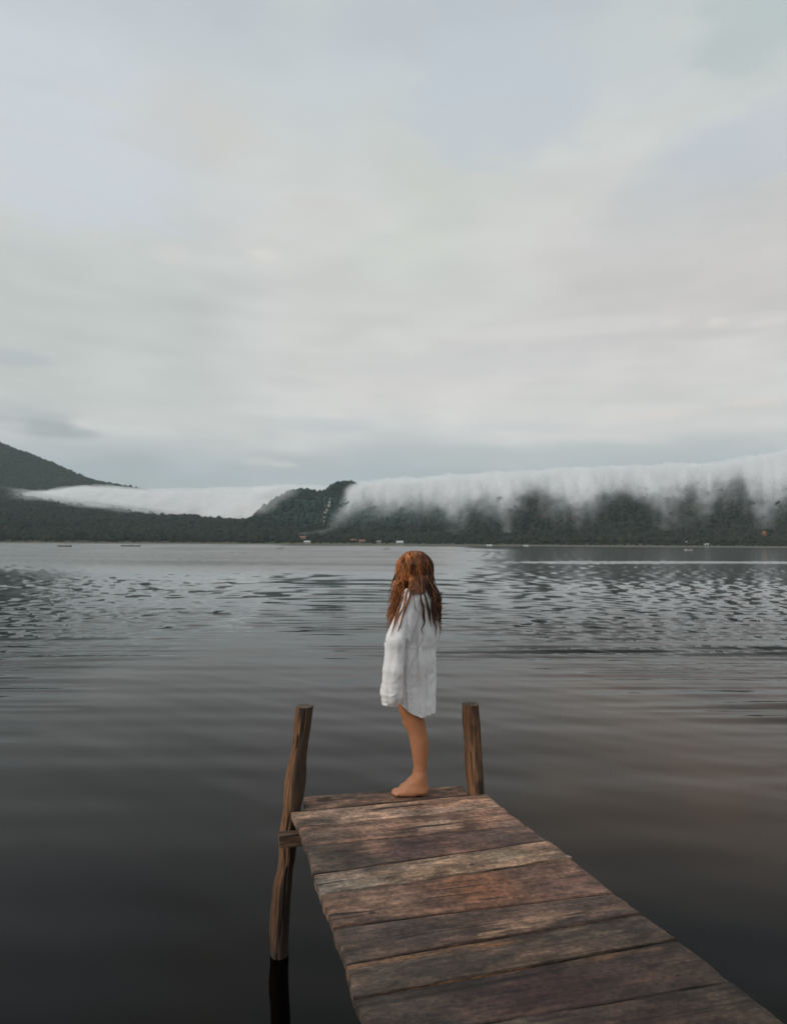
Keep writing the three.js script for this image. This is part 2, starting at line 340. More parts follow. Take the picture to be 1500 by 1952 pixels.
// ---------------------------------------------------------------- lake
{
  const comps = [], soft = [], chop = [];
  for (let i = 0; i < 16; i++) { const L = 0.30 * (3.6 ** (i / 15)), a = 0.03 + (0.02 + rr(-0.11, 0.11)) * (0.2 + 0.8 * i / 15), k = 2 * Math.PI / L; comps.push([k * Math.sin(a), k * Math.cos(a), rr(0, 6.28), 0.026 * rr(0.7, 1.3)]); }
  for (let i = 0; i < 8; i++) { const L = 0.55 * (5 ** (i / 7)), a = -0.12 + rr(-0.5, 0.5), k = 2 * Math.PI / L; soft.push([k * Math.sin(a), k * Math.cos(a), rr(0, 6.28), 0.0085 * rr(0.7, 1.3)]); }
  for (let i = 0; i < 8; i++) { const L = 0.8 * (2.4 ** (i / 7)), a = 0.05 + rr(-0.08, 0.08), k = 2 * Math.PI / L; chop.push([k * Math.sin(a), k * Math.cos(a), rr(0, 6.28), 0.008 * rr(0.7, 1.3)]); }
  const calmTo = [[-0.75, 9], [-0.58, 10.5], [-0.47, 12], [-0.39, 14.5], [-0.23, 17.5], [-0.08, 15.5], [0.05, 14], [0.2, 12.5], [0.35, 10.5], [0.6, 9]];
  function wave(x, z, o) {                                 // height and its two slopes
    const r = Math.hypot(x, z), edge = knots(calmTo, z < 0 ? x / -z : 1) + 2.6 * fbm2(x / 5, z / 2.2, 3, 80);
    const wind = smoothstep(r, edge - 1, edge + 5) * (0.55 + 0.75 * clamp(0.5 + fbm2(x / 9, z / 7, 3, 82) * 1.5, 0, 1)) * (1.35 - 0.65 * smoothstep(r, 18, 34) - 0.42 * smoothstep(r, 34, 62));
    const still = (0.8 + 0.7 * fbm2(x / 4, z / 4, 2, 84)) * (1 - 0.85 * smoothstep(r, 12, 26));
    const wx = x + 0.5 * noise2(x / 4, z / 3, 87), wz = z + 0.028 * noise2(x / 5, z / 1.6, 88) + 0.16 * noise2(x / 14, z / 7, 89);
    let h = 0, sx = 0, sz = 0;
    const add = (list, amp) => { for (const [kx, kz, p, s] of list) { const k = Math.hypot(kx, kz), q = kx * wx + kz * wz + p, c = Math.cos(q) * s * amp; h += Math.sin(q) * s * amp / k; sx += c * kx / k; sz += c * kz / k; } };
    if (wind > 0.003) { add(comps, wind * (0.55 + 0.9 * clamp(0.5 + 1.3 * noise2(x / 5.5, z / 1.3, 86), 0, 1))); add(chop, wind * 0.8); }
    add(soft, still);
    o[0] = h; o[1] = sx; o[2] = sz - 0.022 * wind * smoothstep(r, 22, 45);   // normals tilted towards the pier to brighten the reflected sky
  }
  // breeze on the far left and middle water; a single breeze line on the right
  const breeze = (x, z) => {
    const d = Math.max(-z, 0), p = x / Math.max(1, d);
    let k = smoothstep(d, 42, 84 + 16 * fbm2(x / 60, z / 60, 2, 3)) * (1 - smoothstep(p + 0.06 * fbm2(x / 40, z / 90, 3, 8), 0.02, 0.20));
    k *= 1 - 0.85 * smoothstep(d, 520, 640) * smoothstep(p, -0.22, -0.08);
    k = Math.max(k, 0.8 * smoothstep(p, 0.12, 0.3) * Math.exp(-(((d - 93 - 14 * p - 4 * fbm2(x / 30, 1, 2, 5)) / 5) ** 2)));
    return clamp(k, 0, 1);
  };
  const pos = [], nor = [], col = [], uv = [], idx = [], o = [0, 0, 0];
  const sheet = (angles, radii) => {
    const base = pos.length / 3, n = angles.length;
    for (const r of radii) for (const a of angles) {
      const x = r * Math.sin(a), z = -r * Math.cos(a);
      wave(x, z, o);
      const far = 1 - 0.55 * smoothstep(r, 30, 75) - 0.35 * smoothstep(r, 75, 300);
      pos.push(x, r < 60 ? o[0] : 0, z);
      const gust = breeze(x, z), sx = o[1] * far, sz = o[2] * far - gust * 0.11 * (1 + 0.5 * noise2(x / 24, z / 5, 97)), q = 1 / Math.hypot(sx, 1, sz);  // further tilt on breezy water, added to lift its reflected brightness
      nor.push(-sx * q, q, -sz * q);
      uv.push(x / 1700 + 0.5, z / 1700 + 0.5);
      // brown tint mixed into the water colour right of the pier
      const brownTint = smoothstep(x / Math.max(1, -z), 0.02, 0.30) * smoothstep(-z, 4.4, 7.5) * (1 - smoothstep(-z, 11, 17)) * clamp(0.62 + 0.75 * fbm2(x / 1.9, z / 2.6, 4, 95), 0, 1);
      col.push(...mix3([0.0012, 0.0014, 0.0012], [0.060, 0.030, 0.012], brownTint));
    }
    for (let j = 0; j + 1 < radii.length; j++) for (let i = 0; i + 1 < n; i++) { const a = base + j * n + i, b = a + n; idx.push(a, a + 1, b, a + 1, b + 1, b); }
  };
  const span = (a, b, n) => Array.from({ length: n + 1 }, (_, i) => a + (b - a) * i / n);
  const R = [0.3, 1, 1.8]; for (let r = 2.4; r < 5000; r += clamp(r * r * 4.4e-4, 0.03, 160)) R.push(r + (rnd() - 0.5) * 0.9 * clamp(r * r * 4.4e-4, 0, 0.9));
  const C = [0.3, 1, 2.4]; for (let r = 4; r < 5000; r *= 1.12) C.push(r);
  const HALF = 0.63;
  sheet(span(-HALF, HALF, 600), R);
  sheet(span(HALF, 2 * Math.PI - HALF, 90), C);
  const rough = dataTexture(1024, 1024, (u, v, q) => {
    const x = (u - 0.5) * 1700, z = (v - 0.5) * 1700, d = -z, k = breeze(x, z);
    const g = lerp(9, 52, k) + 14 * smoothstep(d, 25, 80); q[1] = q[2] = g; q[0] = 255 * 0.45 * smoothstep(d, 16, 42); return q;
  });
  const lakeMat = new THREE.MeshPhysicalMaterial({ vertexColors: true, roughness: 1, roughnessMap: rough, clearcoat: 1, clearcoatMap: rough, clearcoatRoughness: 0.12, ior: 1.19, specularColor: new THREE.Color(1, 0.96, 0.88) });
  tag(part('water', geo(pos, idx, { col, uv, nor: new Float32Array(nor) }), lakeMat, scene), 'dark lake water, smooth near the pier and rippled farther out', 'lake', null, 'structure');
}

// ---------------------------------------------------------------- wood
const lift = (c, k) => [c[0] * k, c[1] * k, c[2] * k];
function plankMaterial(n, look) {
  // look: { tone: [[u, colour], ...], spots: [[u, v, ru, rv, colour, strength], ...] } in colours that the wood itself has
  const W = 1024, H = 192, height = new Float32Array(W * H), s = n * 13 + 3;
  const knotAt = [[rr(0.1, 0.9), rr(0.2, 0.8), rr(0.008, 0.018)], [rr(0.1, 0.9), rr(0.1, 0.9), rr(0.005, 0.012)]];
  const color = dataTexture(W, H, (u, v, o) => {
    let x = u * 1.35, y = v * 0.26, ring = 0;
    let wy = y + 0.006 * fbm2(x * 1.4, y * 3, 3, s) + 0.0012 * noise2(x * 9, y * 20, s + 1);
    for (const [ku, kv, kr] of knotAt) { const dx = (u - ku) * 1.35, dy = (v - kv) * 0.26, d2 = dx * dx * 0.25 + dy * dy; wy += dy * 0.7 * Math.exp(-d2 / (kr * kr * 5)); ring = Math.max(ring, 1 - smoothstep(Math.sqrt(dx * dx * 0.4 + dy * dy), kr * 0.35, kr * 0.8)); }
    const grain = 0.45 * noise2(x * 1.6, wy * 120, s + 2) + 0.4 * noise2(x * 3, wy * 300, s + 3) + 0.3 * noise2(x * 0.9, wy * 50, s + 5), worn = 0.6 * fbm2(x * 9, wy * 26, 4, s + 15) + 0.5 * fbm2(x * 2.2, wy * 150, 3, s + 16);
    const fib = noise2(x * 26, wy * 900, s + 4), crack = smoothstep(noise2(x * 1.5, wy * 75, s + 8), 0.66, 0.8) * smoothstep(noise2(x * 2, y * 9, s + 18), 0.0, 0.3);
    const blot = fbm2(x * 5, y * 11, 4, s + 6), blot2 = fbm2(x * 14 + 5, y * 34, 3, s + 7);
    let c = mix3(knots(look.tone, clamp(u + 0.08 * blot, 0, 1)), [120, 103, 94], 0.3);
    c = lift(c, 1 + 0.52 * blot + 0.30 * blot2);
    c = mix3(c, [c[0] * 0.86, c[1] * 0.9, c[2] * 0.95], clamp(0.5 + fbm2(x * 4, y * 8, 3, s + 11) * 2, 0, 1));
    for (const [pu, pv, ru, rv, pc, k] of look.spots || []) { const q = ((u - pu) / ru) ** 2 + ((v - pv) / rv) ** 2 + 1.5 * fbm2(x * 8, wy * 60, 3, s + 9); if (q < 1.6) c = mix3(c, lift(pc, 1 + 0.25 * blot2), k * (1 - smoothstep(q, 0.15, 1.4))); }
    c = lift(c, (1 + 0.17 * grain + 0.08 * fib + 0.32 * Math.max(0, worn) - 0.24 * Math.max(0, -worn) + 0.13 * noise2(x * 150, y * 190, s + 21) + 0.16 * noise2(x * 55, y * 80, s + 22)) * (look.vignette || 1)); c = [c[0] * 1.0, c[1] * 0.89, c[2] * 0.785];  // last factor: falloff of light painted into the nearer planks
    c = mix3(c, [30, 22, 19], crack * 0.75);
    c = mix3(c, [38, 26, 22], ring * 0.7);
    const endWear = Math.min(v, 1 - v);
    c = lift(c, 0.72 + 0.28 * smoothstep(endWear + 0.03 * fib, 0.0, 0.035));
    height[Math.floor(v * H) * W + Math.floor(u * W)] = 0.5 + 0.3 * grain + 0.14 * fib - 0.4 * crack - 0.2 * ring + 0.15 * blot2;
    o[0] = c[0]; o[1] = c[1]; o[2] = c[2]; return o;
  }, true);
  const bump = dataTexture(W, H, (u, v, o) => { o[0] = o[1] = o[2] = 255 * clamp(height[Math.floor(v * H) * W + Math.floor(u * W)], 0, 1); return o; });
  return new THREE.MeshStandardMaterial({ map: color, bumpMap: bump, bumpScale: 0.004, roughness: 0.86 });
}
function plankGeometry(A, B, C, D, thick, s) {             // A, B back edge left and right; D, C front edge left and right; top at their height
  const NS = 46, T = [0, 0.012, 0.04, 0.16, 0.33, 0.5, 0.67, 0.84, 0.96, 0.988, 1], NT = T.length - 1, pos = [], uv = [], idx = [];
  const tiltA = rr(-0.003, 0.003), tiltB = rr(-0.003, 0.003), at = (i, j) => {
    const u = i / NS, t = T[j], e = Math.min(t, 1 - t);
    const a = A.clone().lerp(B, u), d = D.clone().lerp(C, u), ax = B.clone().sub(A).normalize(), ac = d.clone().sub(a).normalize();
    const p = a.lerp(d, t);
    const side = t < 0.5 ? 1 : -1;
    if (e < 0.02) p.addScaledVector(ac, side * (0.0046 + 0.0026 * noise2(u * 16, t * 9, s) + 0.0016 * noise2(u * 55, t * 9, s + 1)));
    if (i === 0 || i === NS) p.addScaledVector(ax, (i ? -1 : 1) * (0.004 + 0.006 * noise2(t * 5, i, s) + 0.003 * noise2(t * 22, i, s)));
    const eu = Math.min(u, 1 - u);
    p.y += -0.004 * (1 - smoothstep(e, 0, 0.03)) - 0.003 * (1 - smoothstep(eu, 0, 0.012)) + 0.0022 * noise2(u * 3, t * 1.5, s + 4) + tiltA * (t - 0.5) * 2 + tiltB * (u - 0.5) * 2 + 0.0012 * noise2(u * 14, t * 4, s + 6);
    return p;
  };
  const grid = [];
  for (let i = 0; i <= NS; i++) { grid.push([]); for (let j = 0; j <= NT; j++) grid[i].push(at(i, j)); }
  for (let i = 0; i <= NS; i++) for (let j = 0; j <= NT; j++) { const p = grid[i][j]; pos.push(p.x, p.y, p.z); uv.push(i / NS, T[j]); }
  for (let i = 0; i < NS; i++) for (let j = 0; j < NT; j++) { const a = i * (NT + 1) + j, b = a + NT + 1; idx.push(a, a + 1, b, a + 1, b + 1, b); }
  const rim = (list, du, dv) => { const b = pos.length / 3; list.forEach(([i, j], k) => { const p = grid[i][j]; pos.push(p.x, p.y, p.z, p.x, p.y - thick, p.z); uv.push(i / NS, T[j], i / NS + du, T[j] + dv); if (k) { const q = b + k * 2; idx.push(q - 2, q - 1, q, q, q - 1, q + 1); } }); };
  const seq = (n, f) => Array.from({ length: n + 1 }, (_, k) => f(k));
  rim(seq(NS, (k) => [k, NT]), 0, 0.12); rim(seq(NS, (k) => [NS - k, 0]), 0, 0.12); rim(seq(NT, (k) => [0, k]), 0.03, 0); rim(seq(NT, (k) => [NS, NT - k]), 0.03, 0);
  const b = pos.length / 3; for (const [i, j] of [[0, 0], [NS, 0], [NS, NT], [0, NT]]) { const p = grid[i][j]; pos.push(p.x, p.y - thick, p.z); uv.push(i / NS, T[j]); } idx.push(b, b + 1, b + 2, b, b + 2, b + 3);
  return geo(pos, idx, { uv });
}
const pier = thing('wooden_pier');
tag(pier, 'weathered wooden pier of wide cross planks reaching into the dark lake', 'pier');
{
  // ends of the joints between planks, measured in the photograph: left x, y, right x, y
  const seams = [[555, 1547, 927, 1513], [570, 1577, 956, 1539], [583, 1611, 1003, 1574], [596, 1665, 1045, 1602], [611, 1706, 1090, 1635], [633, 1767, 1170, 1701], [659, 1838, 1223, 1740], [675, 1905, 1291, 1789], [708, 1988, 1394, 1871]];
  const L = seams.map((q) => atY(q[0], q[1], DECK_Y)), R = seams.map((q) => atY(q[2], q[3], DECK_Y));
  const dl = L[8].clone().sub(L[2]).multiplyScalar(1 / 6), dr = R[8].clone().sub(R[2]).multiplyScalar(1 / 6);
  for (let k = 9; k < 18; k++) { L.push(L[k - 1].clone().add(dl)); R.push(R[k - 1].clone().add(dr)); }
  const g = (v) => [v, v, v];
  const looks = [
    { tone: [[0, [118, 99, 90]], [0.3, [124, 104, 92]], [0.6, [142, 116, 100]], [1, [150, 124, 110]]], spots: [[0.14, 0.35, 0.05, 0.22, [60, 45, 40], 0.85], [0.42, 0.7, 0.2, 0.2, [96, 76, 66], 0.5]] },
    { tone: [[0, [128, 116, 110]], [0.2, [150, 134, 126]], [0.45, [166, 148, 138]], [0.8, [150, 130, 118]], [1, [156, 136, 124]]], spots: [[0.06, 0.85, 0.1, 0.3, [70, 66, 62], 0.75], [0.35, 0.6, 0.16, 0.3, [176, 160, 150], 0.6], [0.7, 0.3, 0.2, 0.3, [118, 96, 84], 0.6]] },
    { tone: [[0, [122, 104, 98]], [0.3, [126, 104, 96]], [0.6, [134, 112, 104]], [1, [126, 104, 96]]], spots: [[0.62, 0.55, 0.13, 0.3, [172, 158, 150], 0.85], [0.1, 0.6, 0.12, 0.4, [96, 92, 88], 0.6], [0.32, 0.4, 0.12, 0.3, [150, 130, 122], 0.5]] },
    { tone: [[0, [86, 82, 79]], [0.2, [92, 80, 76]], [0.5, [112, 90, 86]], [0.8, [112, 92, 90]], [1, [104, 90, 86]]], spots: [[0.16, 0.75, 0.13, 0.4, [60, 58, 56], 0.75], [0.4, 0.6, 0.14, 0.25, [82, 68, 72], 0.7], [0.85, 0.35, 0.12, 0.4, [84, 78, 80], 0.5]] },
    { tone: [[0, [142, 140, 138]], [0.2, [152, 142, 134]], [0.5, [168, 152, 138]], [0.8, [154, 140, 128]], [1, [158, 142, 130]]], spots: [[0.1, 0.75, 0.14, 0.35, [122, 126, 126], 0.7], [0.42, 0.72, 0.1, 0.22, [184, 166, 148], 0.7], [0.75, 0.45, 0.11, 0.3, [132, 134, 126], 0.6], [0.46, 0.85, 0.04, 0.2, [90, 72, 60], 0.6]] },
    { tone: [[0, [140, 120, 110]], [0.3, [132, 106, 96]], [0.5, [128, 94, 78]], [0.75, [130, 104, 94]], [1, [122, 102, 96]]], spots: [[0.55, 0.4, 0.18, 0.35, [136, 98, 74], 0.6], [0.2, 0.5, 0.14, 0.4, [150, 130, 120], 0.5], [0.85, 0.7, 0.15, 0.3, [94, 78, 80], 0.5]] },
    { tone: [[0, [100, 94, 90]], [0.25, [94, 82, 80]], [0.5, [104, 88, 84]], [0.8, [108, 94, 90]], [1, [104, 92, 88]]], spots: [[0.62, 0.66, 0.16, 0.24, [176, 156, 144], 0.85], [0.47, 0.86, 0.05, 0.14, [180, 160, 144], 0.8], [0.25, 0.45, 0.16, 0.4, [72, 68, 68], 0.6], [0.85, 0.25, 0.14, 0.25, [80, 76, 78], 0.5], [0.7, 0.3, 0.1, 0.14, [150, 132, 124], 0.5]] },
    { tone: [[0, [108, 102, 98]], [0.3, [100, 92, 88]], [0.6, [124, 110, 102]], [0.85, [112, 104, 98]], [1, [98, 88, 82]]], spots: [[0.2, 0.09, 0.3, 0.11, [176, 142, 110], 0.75], [0.44, 0.12, 0.1, 0.13, [186, 140, 94], 0.65], [0.72, 0.35, 0.15, 0.25, [138, 134, 124], 0.5], [0.3, 0.6, 0.2, 0.3, [84, 82, 80], 0.6]] },
    { tone: [[0, [98, 92, 88]], [0.2, [92, 84, 80]], [0.45, [98, 76, 78]], [0.8, [96, 78, 76]], [1, [88, 78, 72]]], spots: [[0.78, 0.09, 0.13, 0.09, [182, 148, 110], 0.7], [0.5, 0.55, 0.2, 0.4, [86, 62, 68], 0.6], [0.1, 0.35, 0.12, 0.4, [116, 112, 108], 0.6], [0.65, 0.2, 0.08, 0.2, [134, 122, 112], 0.5]] },
    { tone: [[0, [120, 112, 106]], [0.3, [146, 136, 126]], [0.45, [104, 84, 86]], [0.7, [94, 78, 76]], [1, [96, 88, 80]]], spots: [[0.25, 0.15, 0.2, 0.25, [164, 156, 146], 0.8], [0.62, 0.1, 0.14, 0.2, [140, 126, 114], 0.6], [0.93, 0.35, 0.05, 0.2, [150, 140, 128], 0.6]] },
  ];
  // the short end board between the posts
  const E = [atY(578, 1518, DECK_Y), atY(882, 1497, DECK_Y), atY(894, 1515.5, DECK_Y), atY(579, 1544.2, DECK_Y)];
  part('plank', plankGeometry(E[0], E[1], E[2], E[3], 0.034, 5), plankMaterial(0, looks[0]), pier);
  for (let k = 0; k + 1 < L.length; k++) {
    const mtl = plankMaterial(k + 1, { ...(looks[k + 1] || looks[3 + (k * 3) % 6]), vignette: [1.16, 1.06, 0.98, 1.0, 0.95, 0.86, 0.78, 0.66, 0.6][k] || 0.6 });  // nearer planks painted darker to imitate vignette falloff
    const m = part('plank', plankGeometry(L[k], R[k], R[k + 1], L[k + 1], 0.036, 40 + k * 7), mtl, pier);
    if (k === 3) m.userData.label = 'pale grey plank, the lightest of the deck';
    if (k === 6) m.userData.label = 'grey plank with an orange worn back edge';
  }
  const beamMat = plankMaterial(30, { tone: [[0, [110, 92, 78]], [1, [96, 80, 68]]] });
  const bar = (a, b, w, h) => {                             // squared timber from a to b, its top face at their height
    const len = a.distanceTo(b), g2 = new THREE.BoxGeometry(len, h, w, 24, 2, 2), p = g2.attributes.position;
    for (let i = 0; i < p.count; i++) p.setXYZ(i, p.getX(i), p.getY(i) - h / 2 + 0.003 * noise3(p.getX(i) * 8, p.getY(i) * 30, p.getZ(i) * 30), p.getZ(i) + 0.003 * noise3(p.getX(i) * 9 + 7, p.getY(i) * 30, p.getZ(i) * 30));
    g2.computeVertexNormals();
    const m = new THREE.Matrix4().makeBasis(b.clone().sub(a).normalize(), new THREE.Vector3(0, 1, 0), b.clone().sub(a).normalize().cross(new THREE.Vector3(0, 1, 0)));
    m.setPosition(a.clone().add(b).multiplyScalar(0.5)); return g2.applyMatrix4(m);
  };
  const low = (p, dy) => p.clone().setY(DECK_Y + dy);
  // cross beam whose end shows left of the deck, against the left post
  const beamL = atY(548, 1588, DECK_Y - 0.106), dir = R[1].clone().sub(L[1]).normalize();
  part('cross_beam', bar(beamL.clone().addScaledVector(dir, -0.05), beamL.clone().addScaledVector(dir, 1.36), 0.065, 0.075), beamMat, pier);
  for (const f of [0.16, 0.84]) { const a = L[0].clone().lerp(R[0], f), b = L[17].clone().lerp(R[17], f); part('stringer', bar(low(a, -0.046), low(b, -0.046), 0.06, 0.058), beamMat, pier); }

  // posts of unsquared trunk
  const postMat = new THREE.MeshStandardMaterial({ vertexColors: true, roughness: 0.9 });
  function post(path, s, barkShadeFrom, barkShadeTo) {
    const NA = 72, NL = 200, pos = [], col = [], idx = [], curve = new THREE.CatmullRomCurve3(path.map((q) => q[0]));
    const rad = (t) => knots(path.map((q, i) => [i / (path.length - 1), q[1]]), t);
    for (let j = 0; j <= NL; j++) {
      const t = j / NL, c = curve.getPoint(t), r0 = rad(t);
      for (let i = 0; i < NA; i++) {
        const a = i / NA * 2 * Math.PI, ca = Math.cos(a), sa = Math.sin(a), y = c.y;
        const ridge = fbm3(ca * 2.2 + s, y * 2.6, sa * 2.2, 3), fine = noise3(ca * 9 + s, y * 7, sa * 9), fib = noise3(ca * 22, y * 14 + s, sa * 22), lump = noise3(ca * 0.9 + s * 3, y * 5.5, sa * 0.9), pit = smoothstep(noise3(ca * 3.2 + 30, y * 6 + s, sa * 3.2), 0.5, 0.75);
        // dark band down one side: bark on the right post, painted shade on the left
        const side = smoothstep(Math.sin((a - barkShadeFrom) / 2) , 0, 0.001), inBarkShade = ((a - barkShadeFrom + 4 * Math.PI) % (2 * Math.PI)) / (barkShadeTo - barkShadeFrom), wob = 0.22 * ridge + 0.12 * fine;
        const bark = smoothstep(inBarkShade + wob, -0.06, 0.06) * (1 - smoothstep(inBarkShade + wob, 0.94, 1.08)) * smoothstep(0.75 + fbm3(ca * 1.5 + 5, y * 3.2 + s, sa * 1.5, 3) * 2.4, 0.1, 0.5);
        const split = smoothstep(noise3(ca * 5 + s * 2, y * 1.1, sa * 5), 0.42, 0.6) * smoothstep(noise3(ca * 2, y * 2.5 + s, sa * 2 + 9), -0.1, 0.3);
        const r = - 0.007 * split + r0 * (1 + 0.17 * lump + 0.12 * ridge + 0.05 * fine) + 0.002 * fib + 0.004 * bark - 0.009 * pit;
        pos.push(c.x + ca * r, y, c.z + sa * r);
        const tone = clamp(0.5 + 0.9 * ridge + 0.35 * fine, 0, 1);
        let k = mix3([0.10, 0.042, 0.019], [0.33, 0.16, 0.074], tone);
        k = mix3(k, [0.26, 0.17, 0.105], 0.5 * clamp(fbm3(ca * 3 + 60, y * 2, sa * 3, 3) * 2, 0, 1));
        k = mix3(k, mix3([0.022, 0.015, 0.010], [0.06, 0.034, 0.02], tone), bark * 0.93);  // bark colour, also used for the shade painted on the left post
        k = mix3(k, [0.035, 0.024, 0.018], Math.max(pit, split) * 0.85);
        k = mix3(k, [0.05, 0.03, 0.02], smoothstep(fib + 0.8 * ridge, 0.3, 0.7) * 0.75);
        k = lift(k, lerp(0.55, 1, smoothstep(y + 0.12 * ridge, 0.35, 0.85)));   // stained darker towards the water
        k = mix3([0.05, 0.028, 0.018], k, smoothstep(y + 0.04 * ridge, 0.0, 0.16));   // wet foot
        col.push(...k);
      }
    }
    for (let j = 0; j < NL; j++) for (let i = 0; i < NA; i++) { const a = j * NA + i, b = j * NA + (i + 1) % NA; idx.push(a, a + NA, b, b, a + NA, b + NA); }
    // sawn top with rings
    const top = curve.getPoint(0), b0 = pos.length / 3, RINGS = 9;
    for (let q = 0; q <= RINGS; q++) for (let i = 0; i < NA; i++) { const f = 1 - q / RINGS, a = i / NA * 6.283; pos.push(top.x + (pos[i * 3] - top.x) * f, pos[i * 3 + 1] + (f > 0.95 ? 0 : 0.004 + 0.002 * noise2(Math.cos(a) * f * 9, Math.sin(a) * f * 9, s)), top.z + (pos[i * 3 + 2] - top.z) * f); const k = 0.75 + 0.35 * noise2(f * 22, a * 0.5, s) + 0.25 * noise2(Math.cos(a) * f * 3, Math.sin(a) * f * 3, s + 1); col.push(0.15 * k, 0.105 * k, 0.075 * k); }
    for (let q = 0; q < RINGS; q++) for (let i = 0; i < NA; i++) { const a = b0 + q * NA + i, b = b0 + q * NA + (i + 1) % NA; idx.push(a, b, a + NA, b, b + NA, a + NA); }
    return geo(pos, idx, { col });
  }
  const zl = atY(563, 1543, DECK_Y).z - 0.045;
  const lp = [[580, 1346, 33], [576, 1380, 31], [572, 1420, 30], [566, 1458, 32], [562, 1490, 35], [559, 1520, 37], [555, 1548, 34], [551, 1580, 31], [549.5, 1610, 31.5], [549, 1630, 31], [545, 1658, 30], [540.5, 1684, 34], [537, 1720, 34], [534, 1752, 34], [532, 1793, 33.5], [531, 1840, 34], [531, 2000, 34]];
  const leftPost = lp.map(([px, py, w]) => [atZ(px, py, zl), w / 2 * Math.abs(zl) / FOCAL * 0.97]);
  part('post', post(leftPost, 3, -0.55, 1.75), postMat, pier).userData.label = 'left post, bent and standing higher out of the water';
  const zr = atY(905, 1514, DECK_Y).z - 0.05;
  const rp = [[896, 1342, 31.5], [897.5, 1380, 32], [900, 1420, 32], [903, 1460, 32], [905.5, 1490, 32.5], [907, 1520, 32.5], [910, 1560, 33], [915, 1640, 33], [922, 1800, 33]];
  const rightPost = rp.map(([px, py, w]) => [atZ(px, py, zr), w / 2 * Math.abs(zr) / FOCAL]);
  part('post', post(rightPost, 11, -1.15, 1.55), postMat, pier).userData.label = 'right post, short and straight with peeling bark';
  // the pair that carries the deck nearer the bank
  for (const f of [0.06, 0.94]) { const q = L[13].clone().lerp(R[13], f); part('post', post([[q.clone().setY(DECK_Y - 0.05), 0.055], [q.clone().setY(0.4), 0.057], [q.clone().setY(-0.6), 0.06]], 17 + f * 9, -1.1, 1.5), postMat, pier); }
}

// ---------------------------------------------------------------- person
// a smooth surface through the zero of a distance field (surface nets)
function surface(f, lo, hi, cell, color) {
  const nx = Math.ceil((hi[0] - lo[0]) / cell) + 1, ny = Math.ceil((hi[1] - lo[1]) / cell) + 1, nz = Math.ceil((hi[2] - lo[2]) / cell) + 1;
  const F = new Float32Array(nx * ny * nz), id = new Int32Array(nx * ny * nz).fill(-1), pos = [], idx = [];
  let q = 0;
  for (let k = 0; k < nz; k++) for (let j = 0; j < ny; j++) for (let i = 0; i < nx; i++) F[q++] = f(lo[0] + i * cell, lo[1] + j * cell, lo[2] + k * cell);
  const at = (i, j, k) => (k * ny + j) * nx + i;
  const C = [[0, 0, 0], [1, 0, 0], [0, 1, 0], [1, 1, 0], [0, 0, 1], [1, 0, 1], [0, 1, 1], [1, 1, 1]], E = [[0, 1], [2, 3], [4, 5], [6, 7], [0, 2], [1, 3], [4, 6], [5, 7], [0, 4], [1, 5], [2, 6], [3, 7]];
  for (let k = 0; k < nz - 1; k++) for (let j = 0; j < ny - 1; j++) for (let i = 0; i < nx - 1; i++) {
    let m = 0; const v = C.map((c, n) => { const d = F[at(i + c[0], j + c[1], k + c[2])]; if (d < 0) m |= 1 << n; return d; });
    if (m === 0 || m === 255) continue;
    let x = 0, y = 0, z = 0, n = 0;
    for (const [a, b] of E) if ((v[a] < 0) !== (v[b] < 0)) { const t = v[a] / (v[a] - v[b]); x += lerp(C[a][0], C[b][0], t); y += lerp(C[a][1], C[b][1], t); z += lerp(C[a][2], C[b][2], t); n++; }
    id[at(i, j, k)] = pos.length / 3;
    pos.push(lo[0] + (i + x / n) * cell, lo[1] + (j + y / n) * cell, lo[2] + (k + z / n) * cell);
  }
  const quad = (a, b, c, d, flip) => { if (a < 0 || b < 0 || c < 0 || d < 0) return; flip ? idx.push(a, c, b, a, d, c) : idx.push(a, b, c, a, c, d); };
  for (let k = 1; k < nz - 1; k++) for (let j = 1; j < ny - 1; j++) for (let i = 1; i < nx - 1; i++) {
    const s = F[at(i, j, k)] < 0;
    if (s !== F[at(i + 1, j, k)] < 0) quad(id[at(i, j - 1, k - 1)], id[at(i, j, k - 1)], id[at(i, j, k)], id[at(i, j - 1, k)], !s);
    if (s !== F[at(i, j + 1, k)] < 0) quad(id[at(i - 1, j, k - 1)], id[at(i - 1, j, k)], id[at(i, j, k)], id[at(i, j, k - 1)], !s);
    if (s !== F[at(i, j, k + 1)] < 0) quad(id[at(i - 1, j - 1, k)], id[at(i, j - 1, k)], id[at(i, j, k)], id[at(i - 1, j, k)], !s);
  }
  const nor = new Float32Array(pos.length), e = cell * 0.5, col = color && [];
  for (let n = 0; n < pos.length; n += 3) {
    const [x, y, z] = [pos[n], pos[n + 1], pos[n + 2]];
    let gx = f(x + e, y, z) - f(x - e, y, z), gy = f(x, y + e, z) - f(x, y - e, z), gz = f(x, y, z + e) - f(x, y, z - e);
    const l = Math.hypot(gx, gy, gz) || 1; nor[n] = gx / l; nor[n + 1] = gy / l; nor[n + 2] = gz / l;
    if (col) col.push(...color(x, y, z));
  }
  return geo(pos, idx, { nor, col });
}
const smin = (a, b, k) => { const h = Math.max(k - Math.abs(a - b), 0) / k; return Math.min(a, b) - h * h * k * 0.25; };
function capsule(x, y, z, A, B) {                           // tapered, A and B are [x, y, z, radius]
  const bx = B[0] - A[0], by = B[1] - A[1], bz = B[2] - A[2], px = x - A[0], py = y - A[1], pz = z - A[2];
  const t = clamp((px * bx + py * by + pz * bz) / (bx * bx + by * by + bz * bz), 0, 1);
  return Math.hypot(px - bx * t, py - by * t, pz - bz * t) - lerp(A[3], B[3], t);
}
